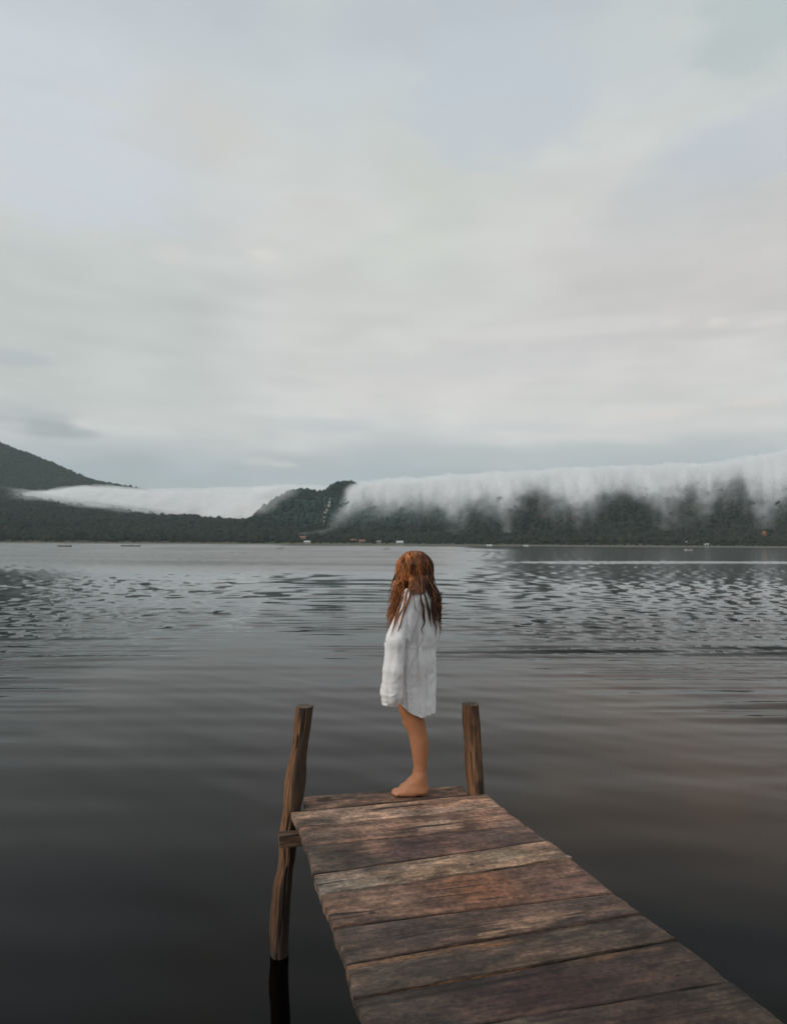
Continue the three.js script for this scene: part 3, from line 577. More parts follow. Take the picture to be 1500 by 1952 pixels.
const ball = (x, y, z, c, r) => { const k = Math.hypot((x - c[0]) / r[0], (y - c[1]) / r[1], (z - c[2]) / r[2]); return (k - 1) * Math.min(r[0], r[1], r[2]); };

const stand = atY(801, 1521, DECK_Y);
const PX = (px) => (px - 801) * Math.abs(stand.z) / FOCAL, PY = (py) => atZ(790, py, stand.z).y - DECK_Y;
const person = thing('person', stand.x, DECK_Y + 0.004, stand.z - 0.03);
tag(person, 'barefoot person with long auburn hair and oversized white shirt standing at the pier end', 'person');
{
  // the body turns its left side to us and a little of its back: forward, and its own left
  const YAW = 0.42, cy = Math.cos(YAW), sy = Math.sin(YAW);
  const at = (fwd, up, left) => [-cy * fwd - sy * left, up, -sy * fwd + cy * left];
  const J = (px, py, z, r) => [PX(px), PY(py), z, r];
  // outline of the leg measured in the photograph: height, front and back edge
  const outline = [[1210, 738, 812], [1262, 742, 812], [1300, 747, 808], [1333, 754, 806.5], [1361, 761, 807], [1389, 772.5, 811], [1401, 777.5, 813.5], [1416, 781, 816.5], [1431, 783.6, 816.5], [1446, 786, 815], [1460, 788, 814], [1475, 789, 812.8], [1485, 789, 812.5], [1494, 788, 813], [1512, 794, 811]]
    .map(([y, a, b]) => [PY(y), [(PX(a) + PX(b)) / 2, (PX(b) - PX(a)) / 2, 0]]).reverse();
  const leg = (z, toe, tuck, size) => {
    const heelX = PX(801.5), S = (px, py, dz, r) => { const p = J(px, py, dz, r); p[0] = heelX + (p[0] - heelX) * size + tuck; p[2] += z; return p; };
    return { z, tuck,
      foot: [[S(801.5, 1484, 0, 0.034), S(804, 1508, 0, 0.033)], [S(805.5, 1509, 0, 0.034), S(790, 1511, 0.006, 0.03)], [S(798, 1492, 0, 0.034), S(778, 1504, -0.002 + toe * 0.4, 0.028)], [S(778, 1505.5, -0.004 + toe * 0.4, 0.027), S(764, 1511.5, -0.014 + toe, 0.0205)], [S(788, 1512, 0.016, 0.024), S(766, 1514.5, 0.026 + toe, 0.017)], [S(780, 1511, 0, 0.026), S(764, 1513.5, 0.004 + toe, 0.019)]],
      toes: [[-0.027, 749.5, 0.0145], [-0.009, 748.5, 0.0112], [0.006, 750, 0.0105], [0.019, 752.5, 0.01], [0.031, 756, 0.0095]].map(([tz, px, r]) => [S(px + 12, 1513.5, tz * 0.9 + toe, r + 0.003), S(px + 5, 1513.6, tz + toe, r + 0.001), S(px + 2, 1516.5, tz + toe, r)]) };
  };
  const LEFT = leg(0.0, 0, 0, 1), RIGHT = leg(-0.09, -0.002, 0.002, 0.72);
  const legField = (L) => (x, y, z) => {
    const c = knots(outline, y), a = c[1], bz = a * 0.95, dx = x - c[0] - L.tuck * (1 - smoothstep(y, 0.05, 0.36)), dz = z - L.z - (y > 0.5 ? 0 : 0);
    let d = (Math.hypot(dx / a, dz / bz) - 1) * Math.min(a, bz);
    d = Math.max(d, PY(1509) - y, y - 0.98);
    d = smin(d, Math.hypot(dx + a - 0.026, y - PY(1384), dz - 0.004) - 0.027, 0.03);     // kneecap
    if (y < 0.2) {
      let e = 9; for (const [p, q] of L.foot) e = smin(e, capsule(x, y, z, p, q), 0.03);
      const an = L.foot[0][0]; for (const s of [-1, 1]) e = smin(e, Math.hypot(x - an[0] + 0.002, y - an[1] + 0.006, z - an[2] - s * 0.027) - 0.015, 0.02);   // ankle bones
      for (const [p, q, r] of L.toes) e = smin(e, Math.min(capsule(x, y, z, p, q), capsule(x, y, z, q, r)), 0.006);
      d = smin(d, e, 0.03);
      d = Math.max(d, 0.001 - y);
    }
    return d;
  };
  const legL = legField(LEFT), legR = legField(RIGHT);
  const sh = { l: at(-0.01, 1.335, 0.165), r: at(0.01, 1.335, -0.14) };
  const el = { l: [PX(753) , PY(1215), 0.225], r: [PX(783), 1.06, -0.235] }, wr = { l: [PX(744), PY(1283), 0.17], r: [PX(768), 0.84, -0.2] };
  const HEAD = [PX(789), 1.508, 0.0], look = 1.05, hc = Math.cos(look), hs = Math.sin(look);
  const toHead = (x, y, z) => { x -= HEAD[0]; y -= HEAD[1]; z -= HEAD[2]; return [-hc * x - hs * z, y, -hs * x + hc * z]; };   // forward, up, left of the head
  const bodyField = (x, y, z) => {
    let d = Math.min(9, legL(x, y, z)); const r = legR(x, y, z); d = y > 0.74 ? smin(d, r, 0.05 * smoothstep(y, 0.74, 0.85) + 1e-4) : Math.min(d, r);
    if (y > 0.6) {
      const p = (a, b, c, q) => [...at(a, b, c), q];
      const hips = ball(x, y, z, [PX(784), 0.9, -0.05], [0.112, 0.12, 0.15]);
      d = smin(d, hips, 0.08);
      const waist = capsule(x, y, z, [PX(790), 0.95, -0.06, 0.098], [PX(791), 1.08, -0.03, 0.095]); d = smin(d, waist, 0.08);
      d = smin(d, Math.min(capsule(x, y, z, p(0, 1.1, 0.05, 0.085), p(0, 1.3, 0.085, 0.072)), capsule(x, y, z, p(0, 1.1, -0.05, 0.085), p(0, 1.3, -0.085, 0.072))), 0.07);
      d = smin(d, capsule(x, y, z, p(-0.01, 1.34, 0.14, 0.05), p(-0.01, 1.34, -0.14, 0.05)), 0.06);
      d = smin(d, capsule(x, y, z, p(-0.005, 1.33, 0, 0.06), [HEAD[0] + 0.005, 1.46, 0, 0.047]), 0.05);
      for (const k of ['l', 'r']) { d = smin(d, capsule(x, y, z, [...sh[k], 0.05], [...el[k], 0.037]), 0.04); d = smin(d, capsule(x, y, z, [...el[k], 0.037], [...wr[k], 0.025]), 0.02); }
    }
    return d;
  };
  const headField = (x, y, z) => {
    const [f, u, l] = toHead(x, y, z);
    let d = ball(f, u, l, [-0.012, 0.026, 0], [0.090, 0.084, 0.072]);
    d = smin(d, ball(f, u, l, [0.03, -0.045, 0], [0.052, 0.072, 0.054]), 0.04);
    d = smin(d, ball(f, u, l, [0.058, -0.088, 0], [0.022, 0.018, 0.022]), 0.03);                  // chin
    d = smin(d, capsule(f, u, l, [0.082, 0.012, 0, 0.008], [0.102, -0.026, 0, 0.011]), 0.014);      // nose
    for (const s of [-1, 1]) { d = Math.max(d, -(Math.hypot(f - 0.098, u - 0.008, l - s * 0.032) - 0.019) + 0.0); d = smin(d, capsule(f, u, l, [0.07, 0.028, s * 0.018, 0.008], [0.066, 0.027, s * 0.046, 0.007]), 0.012); d = smin(d, Math.hypot(f - 0.098, u + 0.03, l - s * 0.010) - 0.006, 0.008); d = smin(d, ball(f, u, l, [-0.008, -0.005, s * 0.074], [0.02, 0.032, 0.010]), 0.012); }
    d = smin(d, capsule(f, u, l, [0.079, -0.052, -0.018, 0.006], [0.079, -0.052, 0.018, 0.006]), 0.006); d = smin(d, capsule(f, u, l, [0.076, -0.064, -0.015, 0.007], [0.076, -0.064, 0.015, 0.007]), 0.006);
    return smin(d, capsule(x, y, z, [HEAD[0] + 0.008, 1.36, 0, 0.05], [HEAD[0] + 0.004, 1.47, 0, 0.047]), 0.03);
  };
  function hand(w, tip, s) {                                 // relaxed hand hanging from wrist w; s: side the thumb is on
    const D = new THREE.Vector3(...tip).sub(new THREE.Vector3(...w)).normalize(), X = new THREE.Vector3(-1, 0, -0.35 * s).projectOnPlane(D).normalize(), N = D.clone().cross(X).normalize();
    const P = (a, b, c, r) => { const v = new THREE.Vector3(...w).addScaledVector(D, a).addScaledVector(X, b).addScaledVector(N, c); return [v.x, v.y, v.z, r]; };
    const bones = [[P(0, 0, 0, 0.023), P(0.045, 0.012, 0, 0.02)], [P(0.02, 0.0, 0, 0.02), P(0.072, 0.022, 0, 0.013)], [P(0.02, 0, 0, 0.02), P(0.072, -0.024, 0, 0.012)], [P(0.03, 0, 0, 0.018), P(0.074, 0, 0, 0.013)]], fingers = [];
    [[0.026, 0.036, 0.024, 0.019], [0.009, 0.041, 0.027, 0.02], [-0.009, 0.037, 0.026, 0.02], [-0.025, 0.029, 0.02, 0.018]].forEach(([b, l1, l2, l3]) => {
      let a = 0.072, c = 0; const K = [P(a, b, c, 0.0092)]; let bend = 0.18; for (const l of [l1, l2, l3]) { a += l * Math.cos(bend); c += s * l * Math.sin(bend); K.push(P(a, b * (1 + a), c, 0.0088 - 0.01 * (a - 0.07))); bend += 0.32; } fingers.push(K);
    });
    fingers.push([P(0.012, 0.016, 0, 0.015), P(0.042, 0.042, s * 0.012, 0.011), P(0.068, 0.052, s * 0.02, 0.0095), P(0.09, 0.05, s * 0.026, 0.008)]);
    const f = (x, y, z) => { let d = 9; for (const [a, b] of bones) d = smin(d, capsule(x, y, z, a, b), 0.012); for (const K of fingers) { let e = 9; for (let i = 0; i + 1 < K.length; i++) e = Math.min(e, capsule(x, y, z, K[i], K[i + 1])); d = smin(d, e, 0.005); } return d; };
    return surface(f, [w[0] - 0.13, w[1] - 0.2, w[2] - 0.13], [w[0] + 0.13, w[1] + 0.03, w[2] + 0.13], 0.0035);
  }
  const skinTone = (x, y, z) => { const n = fbm3(x * 22, y * 22, z * 22, 3), k = 1 + 0.14 * n; const warm = smoothstep(y, 0.10, 0.0) * 0.5; return mix3([0.45 * k, 0.19 * k, 0.09 * k], [0.55 * k, 0.25 * k, 0.145 * k], warm); };
  const tint = (g) => { const p = g.attributes.position, c = []; for (let i = 0; i < p.count; i++) c.push(...skinTone(p.getX(i), p.getY(i), p.getZ(i))); g.setAttribute('color', new THREE.BufferAttribute(new Float32Array(c), 3)); return g; };
  const skin = new THREE.MeshPhysicalMaterial({ vertexColors: true, roughness: 0.55, sheen: 0.2, sheenRoughness: 0.5 });
  const upper = (x, y, z) => Math.max(bodyField(x, y, z), 0.72 - y), lower = (x, y, z) => Math.max(Math.min(legL(x, y, z), legR(x, y, z)), y - 0.735);
  const body = mergeGeometries([
    surface(upper, [-0.34, 0.70, -0.42], [0.30, 1.47, 0.36], 0.011), surface(lower, [PX(735), -0.01, -0.20], [PX(832), 0.75, 0.10], 0.004),
    surface(headField, [HEAD[0] - 0.14, 1.37, -0.14], [HEAD[0] + 0.14, 1.65, 0.14], 0.004),
    hand(wr.l, [wr.l[0] - 0.03, wr.l[1] - 0.16, wr.l[2]], 1), hand(wr.r, [wr.r[0], wr.r[1] - 0.16, wr.r[2]], -1)].map(tint));
  part('body', body, skin, person);
  for (const s of [-1, 1]) { const f = 0.076, u = 0.008, l = s * 0.032; part('eye', new THREE.SphereGeometry(0.0115, 16, 12).translate(HEAD[0] - hc * f - hs * l, HEAD[1] + u, HEAD[2] - hs * f + hc * l), new THREE.MeshStandardMaterial({ color: 0xdedad4, roughness: 0.2 }), person); }

  // the loose shirt
  const shoulderY = 1.385;
  const prof = [[0.5, [0.128, 0.165, PX(793)]], [0.7, [0.130, 0.165, PX(792)]], [0.9, [0.127, 0.165, PX(791)]], [1.05, [0.118, 0.165, PX(792)]], [1.2, [0.108, 0.17, PX(791)]], [1.3, [0.095, 0.165, PX(790)]], [1.36, [0.078, 0.12, PX(789)]], [1.40, [0.066, 0.075, PX(789)]], [1.43, [0.062, 0.066, PX(789)]]];
  const armL = [[sh.l[0] + 0.01, sh.l[1] - 0.015, sh.l[2] - 0.03, 0.066], [PX(758), PY(1210), 0.205, 0.066], [PX(751.5), PY(1268), 0.20, 0.069], [PX(746.5), PY(1312), 0.185, 0.068], [PX(742), PY(1338), 0.175, 0.046]];
  const armR = [[sh.r[0], sh.r[1] - 0.015, sh.r[2] + 0.03, 0.066], [...el.r, 0.07], [wr.r[0], wr.r[1], wr.r[2], 0.072], [wr.r[0], 0.68, wr.r[2], 0.05]];
  const hem = (x) => { const a = PX(754), b = PX(811); if (x < a) return PY(1335); if (x > b) return PY(1363.5); const t = (b - x) / (b - a); return lerp(PY(1367.5), PY(1331), t ** 1.55); };
  const ridged = (x) => 1 - 2 * Math.sqrt(x * x + 0.012);
  const near = (x, y, at) => (x - PX(at)) ** 2;
  const clothField = (x, y, z) => {
    const [a, b, cx] = knots(prof, y), dx = x - cx, dz = z + 0.045, f = -cy * dx - sy * dz, l = -sy * dx + cy * dz;
    const th = Math.atan2(l / b, f / a), k = Math.hypot(f / a, l / b);
    const loose = smoothstep(y, 1.34, 0.95);
    // folds hang down the cloth, opening toward the hem
    let fold = 0.015 * loose * noise2(th * 2.6 + 0.35 * y, y * 0.9, 5) + 0.006 * loose * ridged(noise2(th * 4.2 + 0.5 * y, y * 1.1 + 4, 6)) + 0.004 * ridged(noise3(x * 13 + y * 10, y * 13 - x * 9, z * 13)) + 0.0016 * ridged(noise3(x * 30 + y * 20, y * 24 - x * 20, z * 30));
    const back = Math.exp(-(((x - PX(809.5)) / 0.009) ** 2)) * smoothstep(z, -0.05, 0.05) * smoothstep(y, 1.05, 0.75); fold -= 0.012 * back;   // deep pleat behind
    fold += 0.012 * Math.exp(-(((x - PX(797) + 0.05 * (y - 0.9)) / 0.012) ** 2)) * smoothstep(z, 0.0, 0.06) * smoothstep(y, 1.2, 1.0) * smoothstep(y, 0.78, 0.9);
    let torso = (k - 1) * Math.min(a, b) * 0.95 - fold;
    torso = Math.max(torso, y - 1.428 - 0.02 * f);
    const sleeve = (K, s) => {
      let d = 9, along = 0; for (let i = 0; i + 1 < K.length; i++) d = smin(d, capsule(x, y, z, K[i], K[i + 1]), 0.02);
      const ang = Math.atan2(z - K[1][2], x - lerp(K[3][0], K[1][0], clamp((y - K[3][1]) / (K[1][1] - K[3][1]), 0, 1.4)));
      const w = 0.006 * noise2(ang * 2.2 + y * 0.8, y * 1.4, 12 + s) + 0.006 * noise3(x * 16 + s, y * 3.5, z * 16) + 0.006 * ridged(noise3(x * 22 + y * 5, y * 4 + s, z * 22)) + 0.0018 * ridged(noise3(x * 40 + y * 14, y * 20 + s, z * 40)) + 0.004 * ridged(noise3(x * 14 - y * 22, y * 26 + x * 10, z * 9)) * smoothstep(y, 0.86, 0.74);
      return d - w * smoothstep(y, 1.33, 1.15);
    };
    let d = smin(torso, Math.min(sleeve(armL, 3), sleeve(armR, 9)), 0.009);
    if (y < 1.40 && d > -0.03) d = smin(d, bodyField(x, y, z) - 0.019 - 0.5 * fold * loose, 0.02);   // where it lies on the body
    if (z > 0.02 && y > 0.62 && y < 1.26) {                  // the gusset under the arm and the slanting fold behind it
      const mid = smoothstep(y, 0.66, 0.8) * smoothstep(y, 1.26, 1.12), sx = PX(769) + 0.05 * (y - 0.8);
      d += 0.018 * mid * Math.exp(-(((x - sx) / 0.011) ** 2));
      d += 0.013 * smoothstep(y, 0.76, 0.84) * smoothstep(y, 1.12, 1.0) * Math.exp(-(((x - PX(773) - 0.42 * (y - 0.8)) / 0.009) ** 2));
      d -= 0.010 * smoothstep(y, 0.84, 0.94) * smoothstep(y, 1.22, 1.08) * Math.exp(-(((x - PX(796) - 0.03 * (y - 1)) / 0.010) ** 2));
    }
    return d;
  };
  const wearing = (x, y, z) => { const d = clothField(x, y, z); return Math.max(Math.max(d, -(d + 0.012)), hem(x) + 0.004 * noise2(x * 14, z * 14, 8) - y); };
  const weave = dataTexture(256, 256, (u, v, o) => { o[0] = o[1] = o[2] = 128 + 70 * Math.sin(u * 2 * Math.PI * 32) * Math.sin(v * 2 * Math.PI * 32) + 50 * noise2(u * 64, v * 64, 4); return o; });
  const cotton = new THREE.MeshPhysicalMaterial({ color: new THREE.Color(0.86, 0.84, 0.84), roughness: 0.95, sheen: 0.3, sheenRoughness: 0.8, bumpMap: weave, bumpScale: 0.0006 });
  const shirtGeo = surface(wearing, [-0.36, 0.5, -0.42], [0.26, 1.46, 0.36], 0.005);
  { const p = shirtGeo.attributes.position, uv = []; for (let i = 0; i < p.count; i++) uv.push((p.getX(i) + p.getZ(i)) * 8, p.getY(i) * 8); shirtGeo.setAttribute('uv', new THREE.BufferAttribute(new Float32Array(uv), 2)); }
  const shirt = part('shirt', shirtGeo, cotton, person);
  // collar and the gathered cuff of the near sleeve
  part('cuff', new THREE.TorusGeometry(0.047, 0.008, 10, 40).rotateX(Math.PI / 2 + 0.15).rotateZ(-0.35).translate(armL[4][0] + 0.004, armL[4][1] + 0.028, armL[4][2]), cotton, shirt);
  part('collar', new THREE.TorusGeometry(0.066, 0.013, 10, 48).rotateX(Math.PI / 2).scale(1, 1.5, 1).rotateZ(0.15).translate(PX(789), 1.415, -0.03), cotton, shirt);

  // hair: many tapering locks from the crown
  const pos = [], idx = [], col = [], nor = [];
  const headC = new THREE.Vector3(HEAD[0] + 0.002, 1.533, 0.0);
  const lock = (pts, r0, c0) => {
    const curve = new THREE.CatmullRomCurve3(pts, false, 'centripetal'), N = 26, S = 5, b = pos.length / 3, T = new THREE.Vector3(), U = new THREE.Vector3(), V = new THREE.Vector3();
    for (let i = 0; i <= N; i++) {
      const t = i / N, p = curve.getPoint(t); curve.getTangent(t, T); U.set(0.3, 0.1, 1).cross(T).normalize(); V.copy(T).cross(U);
      const r = r0 * Math.min(1, 0.35 + t * 4) * (1 - smoothstep(t, 0.55, 1) * 0.88), lump = 0.55 * noise3(p.x * 34, p.y * 15, p.z * 34) + 0.45 * noise3(p.x * 80, p.y * 26, p.z * 80), sh2 = Math.exp(1.25 * lump) * (0.86 + 0.3 * noise2(t * 6, r0 * 9000, 3)) * (0.8 + 0.35 * smoothstep(p.x, PX(815), PX(765)));  // colour lightened towards the left to imitate light from that side
      for (let k = 0; k < S; k++) { const a = k / S * 6.283, nx = U.x * Math.cos(a) + V.x * Math.sin(a), ny = U.y * Math.cos(a) + V.y * Math.sin(a), nz = U.z * Math.cos(a) + V.z * Math.sin(a); pos.push(p.x + nx * r, p.y + ny * r, p.z + nz * r); nor.push(nx, ny, nz); col.push(c0[0] * sh2, c0[1] * sh2, c0[2] * sh2); }
    }
    for (let i = 0; i < N; i++) for (let k = 0; k < S; k++) { const a = b + i * S + k, c = b + i * S + (k + 1) % S; idx.push(a, c, a + S, c, c + S, a + S); }
  };
  const outside = (p, gap) => {                              // keep a lock on top of the shirt
    for (let n = 0; n < 6; n++) { const d = clothField(p.x, p.y, p.z); if (d >= gap) break; const e = 0.006, g = new THREE.Vector3(clothField(p.x + e, p.y, p.z) - clothField(p.x - e, p.y, p.z), clothField(p.x, p.y + e, p.z) - clothField(p.x, p.y - e, p.z), clothField(p.x, p.y, p.z + e) - clothField(p.x, p.y, p.z - e)).normalize(); g.y *= 0.3; p.addScaledVector(g, (gap - d) * 1.1); }
    return p;
  };
  for (let n = 0; n < 290; n++) {
    const phi = n < 190 ? rr(0.15, 3.6) : rr(0, 2 * Math.PI), dg = ((phi * 180 / Math.PI) % 360), depth = rnd(), near = Math.sin(phi), side = Math.cos(phi);
    // 0 is image right (behind the head), 90 toward us, 180 image left (in front of the face side)
    let mode;
    if (dg < 64 || dg > 300) mode = 'back'; else if (dg < 140) mode = 'tuck'; else if (dg < 235) mode = 'front'; else mode = 'far';
    const k = 0.86 + 0.2 * depth, R = new THREE.Vector3(0.104, 0.104, 0.102).multiplyScalar(k);
    const dirn = new THREE.Vector3(side, 0, near), lean = rr(-0.25, 0.25);
    const at2 = (ang, s) => headC.clone().add(new THREE.Vector3(dirn.x * R.x * Math.sin(ang) * s, R.y * Math.cos(ang), dirn.z * R.z * Math.sin(ang) * s));
    const base = [at2(0.06, 1), at2(0.42, 1), at2(0.85, 1.01), at2(1.3, 1.05)];
    base[0].x += lean * 0.05; base[1].x += lean * 0.03;
    const swell = rr(-0.06, 0.14), tx = -near, tz = side, bw = rr(0.003, 0.011), bp = rr(0, 6.28);
    base.forEach((q, i) => { if (i) { const g = swell * i * 0.035, s2 = bw * Math.sin(i * 1.9 + bp); q.x += dirn.x * g + tx * s2; q.z += dirn.z * g + tz * s2; } });
    const p3 = headC.clone().add(new THREE.Vector3(dirn.x * R.x * 1.08, -0.05 + rr(-0.012, 0.012), dirn.z * R.z * 1.08)); p3.x += rr(-0.012, 0.008); base.push(p3);
    const w = rr(0.007, 0.021), ph = rr(0, 6.28), fr = rr(36, 62);
    let goal;
    if (mode === 'back') { const y1 = 1.35 - 0.31 * rnd() ** 1.35; goal = [lerp(PX(810), PX(827), clamp((1.36 - y1) / 0.31 + rr(-0.2, 0.15), 0, 1)), y1, lerp(0.07, -0.1, rnd()), 8]; }
    else if (mode === 'tuck') goal = [headC.x + side * 0.09 + rr(0.0, 0.045), rr(1.36, 1.405), 0.085 + rr(-0.03, 0.01), 4];
    else if (mode === 'wisp') goal = [headC.x + side * 0.1 + (side > 0 ? rr(0, 0.03) : rr(-0.03, 0.0)), rr(1.14, 1.33), 0.16, 8];
    else if (mode === 'front') { const y1 = 1.385 - 0.29 * rnd() ** 1.5, t = (1.385 - y1) / 0.29; goal = [lerp(PX(rr(755, 768)), PX(rr(737, 751)), t), y1, rr(0.04, 0.2), 8]; }
    else goal = [headC.x + side * 0.1 + rr(-0.03, 0.03), rr(1.05, 1.25), -0.2, 6];
    const lite0 = clamp(0.52 + 0.36 * (-side) + 0.08 * near + rr(-0.5, 0.5), 0, 1), count = mode === 'wisp' ? 4 : 10;  // left locks paler, right ones darker: side light put into the colour
    for (let m = 0; m < count; m++) {
      const off = new THREE.Vector3(rr(-1, 1), rr(-0.5, 0.5), rr(-1, 1)).multiplyScalar(mode === 'wisp' ? 0.002 : 0.0075), len = rr(0.78, 1.04), pts = base.map((q, i) => q.clone().addScaledVector(off, 0.5 + i * 0.16));
      const a = pts[pts.length - 1].clone(), [x1, y0, z1, steps] = goal, y1 = lerp(a.y, y0, len);
      for (let i = 1; i <= steps; i++) {
        const t = i / steps, e = t * t * (3 - 2 * t), yy = lerp(a.y, y1, t), f = fr * (a.y - yy) + ph + m * 0.07;
        const p = new THREE.Vector3(lerp(a.x, x1 + off.x, e) + w * Math.sin(f) * Math.min(1, t * 2), yy, lerp(a.z, z1, e) + w * 0.8 * Math.cos(f * 0.9) * Math.min(1, t * 2));
        pts.push(p.y < 1.42 ? outside(p, 0.003 + 0.014 * depth) : p);
      }
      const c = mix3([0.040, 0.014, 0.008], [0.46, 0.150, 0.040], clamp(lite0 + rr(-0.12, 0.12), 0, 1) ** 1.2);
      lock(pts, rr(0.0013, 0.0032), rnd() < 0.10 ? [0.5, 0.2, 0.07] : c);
    }
  }
  // single outer locks, looser and wavier than the mass below
  for (let n = 0; n < 120; n++) {
    const dg = rr(-20, 232), phi = dg * Math.PI / 180, dirn = new THREE.Vector3(Math.cos(phi), 0, Math.sin(phi)), s = rr(1.03, 1.16), w = rr(0.004, 0.012), f = rr(1.3, 2.4), ph = rr(0, 6.28), pts = [], longOne = dg < 62 || dg > 146;
    const tip = longOne ? (dg < 62 ? lerp(1.33, 1.08, rnd()) : lerp(1.36, 1.13, rnd())) : rr(1.36, 1.43);
    for (let i = 0; i <= 5; i++) { const a = 0.1 + i * 0.27, g = 0.106 * Math.sin(a) * lerp(1, s, i / 5); pts.push(headC.clone().add(new THREE.Vector3(dirn.x * g, 0.108 * Math.cos(a), dirn.z * g))); }
    const last = pts[5].clone(), steps = longOne ? 8 : 4, x1 = dg < 62 ? PX(rr(812, 831)) : dg > 146 ? PX(rr(737, 757)) : last.x + rr(-0.02, 0.03);
    for (let i = 1; i <= steps; i++) { const t = i / steps; pts.push(new THREE.Vector3(lerp(last.x, x1, t * t * (3 - 2 * t)), lerp(last.y, tip, t), lerp(last.z, last.z * 0.8 + (longOne ? 0.05 : 0), t))); }
    pts.forEach((p, i) => { if (i < 2) return; const q = f * i + ph; p.x += w * Math.sin(q) * (Math.abs(dirn.z) + 0.5); p.z += w * Math.cos(q); p.addScaledVector(dirn, 0.004); if (p.y < 1.42) outside(p, 0.012); });
    const bright = rnd(), lit = smoothstep(PX(815) - pts[5].x, -0.02, 0.16);  // painted side light on the outer locks, paler at left
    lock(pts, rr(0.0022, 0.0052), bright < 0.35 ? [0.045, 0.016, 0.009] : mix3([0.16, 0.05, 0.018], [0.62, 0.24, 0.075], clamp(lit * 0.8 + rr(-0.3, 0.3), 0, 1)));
  }
  // strands lying on the shirt, as they fall in the photograph
  const onShirt = (px, py) => { const x = PX(px), y = PY(py); let z = 0.36; while (z > -0.1 && clothField(x, y, z) > 0.005) z -= 0.004; return new THREE.Vector3(x, y, z + 0.002); };
  for (const [path, r, tone, many] of [
    [[[790, 1118], [785, 1132], [787, 1145], [788, 1154], [796, 1164]], 0.0028, 0.3, 3],
    [[[796, 1120], [799, 1140], [803, 1153], [804, 1171], [806, 1184], [801, 1196], [804.6, 1206]], 0.0042, 0.12, 5],
    [[[781, 1120], [778, 1136], [772, 1153], [764, 1170], [760, 1186], [756, 1197]], 0.0045, 0.55, 6],
    [[[774, 1122], [770, 1140], [766, 1154], [759, 1168], [755, 1182], [757, 1190]], 0.0036, 0.6, 4],
    [[[768, 1124], [762, 1142], [757, 1158], [752, 1176], [748, 1190], [744, 1204]], 0.0045, 0.7, 7],
    [[[804, 1124], [809, 1142], [814, 1160], [817, 1178], [821, 1196]], 0.0045, 0.1, 6]])
    for (let m = 0; m < many; m++) { const dx = rr(-2.2, 2.2), cut = path.length - (rnd() < 0.3 ? 1 : 0); lock(path.slice(0, cut).map(([x, y], i) => { const p = onShirt(x + dx * (0.4 + 0.6 * Math.sin(i * 1.7 + m)), y + rr(-1.5, 1.5)); p.z += 0.002 * m; return p; }), r * rr(0.5, 1), mix3([0.07, 0.024, 0.012], [0.5, 0.18, 0.055], clamp(tone + rr(-0.15, 0.2), 0, 1))); }
  for (let n = 0; n < 130; n++) {                            // ends gathered over the shoulders
    const px = rr(777, 822), low = rr(1117, 1134) + 12 * Math.max(0, noise2(px / 6, 3, 5)), sway = rr(-5, 5), tone = clamp((812 - px) / 60 + rr(-0.25, 0.3), 0, 1);  // tone carries painted light from the left
    const a = onShirt(px + sway, low), b = onShirt(px + sway * 0.4, (low + 1118) / 2), top = headC.clone().add(new THREE.Vector3((px - 789) / 290 * 0.85, -0.02, 0.092)), mid = new THREE.Vector3(lerp(top.x, b.x, 0.5), PY(1112), Math.max(top.z, b.z * 0.6 + 0.05));
    b.z += rr(0.004, 0.016); a.z += rr(0.002, 0.008);
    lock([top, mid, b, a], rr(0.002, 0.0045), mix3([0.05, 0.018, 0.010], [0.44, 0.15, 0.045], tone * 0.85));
  }
  for (let n = 0; n < 420; n++) {                             // stray hairs
    const phi = rr(0, 6.28), d = new THREE.Vector3(Math.cos(phi), 0, Math.sin(phi)), a0 = rr(0.2, 1.5), p = headC.clone().add(new THREE.Vector3(d.x * 0.11 * Math.sin(a0), 0.104 * Math.cos(a0), d.z * 0.11 * Math.sin(a0)));
    const q = p.clone().addScaledVector(d, rr(0.004, 0.022)); q.y -= rr(0.01, 0.05); const s = q.clone().addScaledVector(d, rr(-0.014, 0.014)); s.x += rr(-0.012, 0.012); s.y -= rr(0.03, 0.12);
    lock([p, q, s], rr(0.0006, 0.0014), [0.42, 0.15, 0.045]);
  }
  const hairMat = new THREE.MeshPhysicalMaterial({ vertexColors: true, roughness: 0.46, specularIntensity: 0.6 });
  const hair = part('hair', geo(pos, idx, { col, nor }), hairMat, person);
  const cap = surface((x, y, z) => { const h = ball(x, y, z, [headC.x, headC.y, headC.z], [0.092, 0.094, 0.09]), b = capsule(x, y, z, [headC.x + 0.03, 1.5, 0, 0.075], [PX(806), 1.40, -0.01, 0.055]); const [f, u, l] = toHead(x, y, z), face = ball(f, u, l, [0.11, -0.04, 0], [0.075, 0.10, 0.062]); return Math.max(smin(h, b, 0.04), -face); }, [headC.x - 0.13, 1.3, -0.13], [headC.x + 0.15, 1.65, 0.13], 0.006);
  part('hair_underlayer', cap, new THREE.MeshStandardMaterial({ color: new THREE.Color(0.07, 0.024, 0.012), roughness: 0.9 }), hair);
}

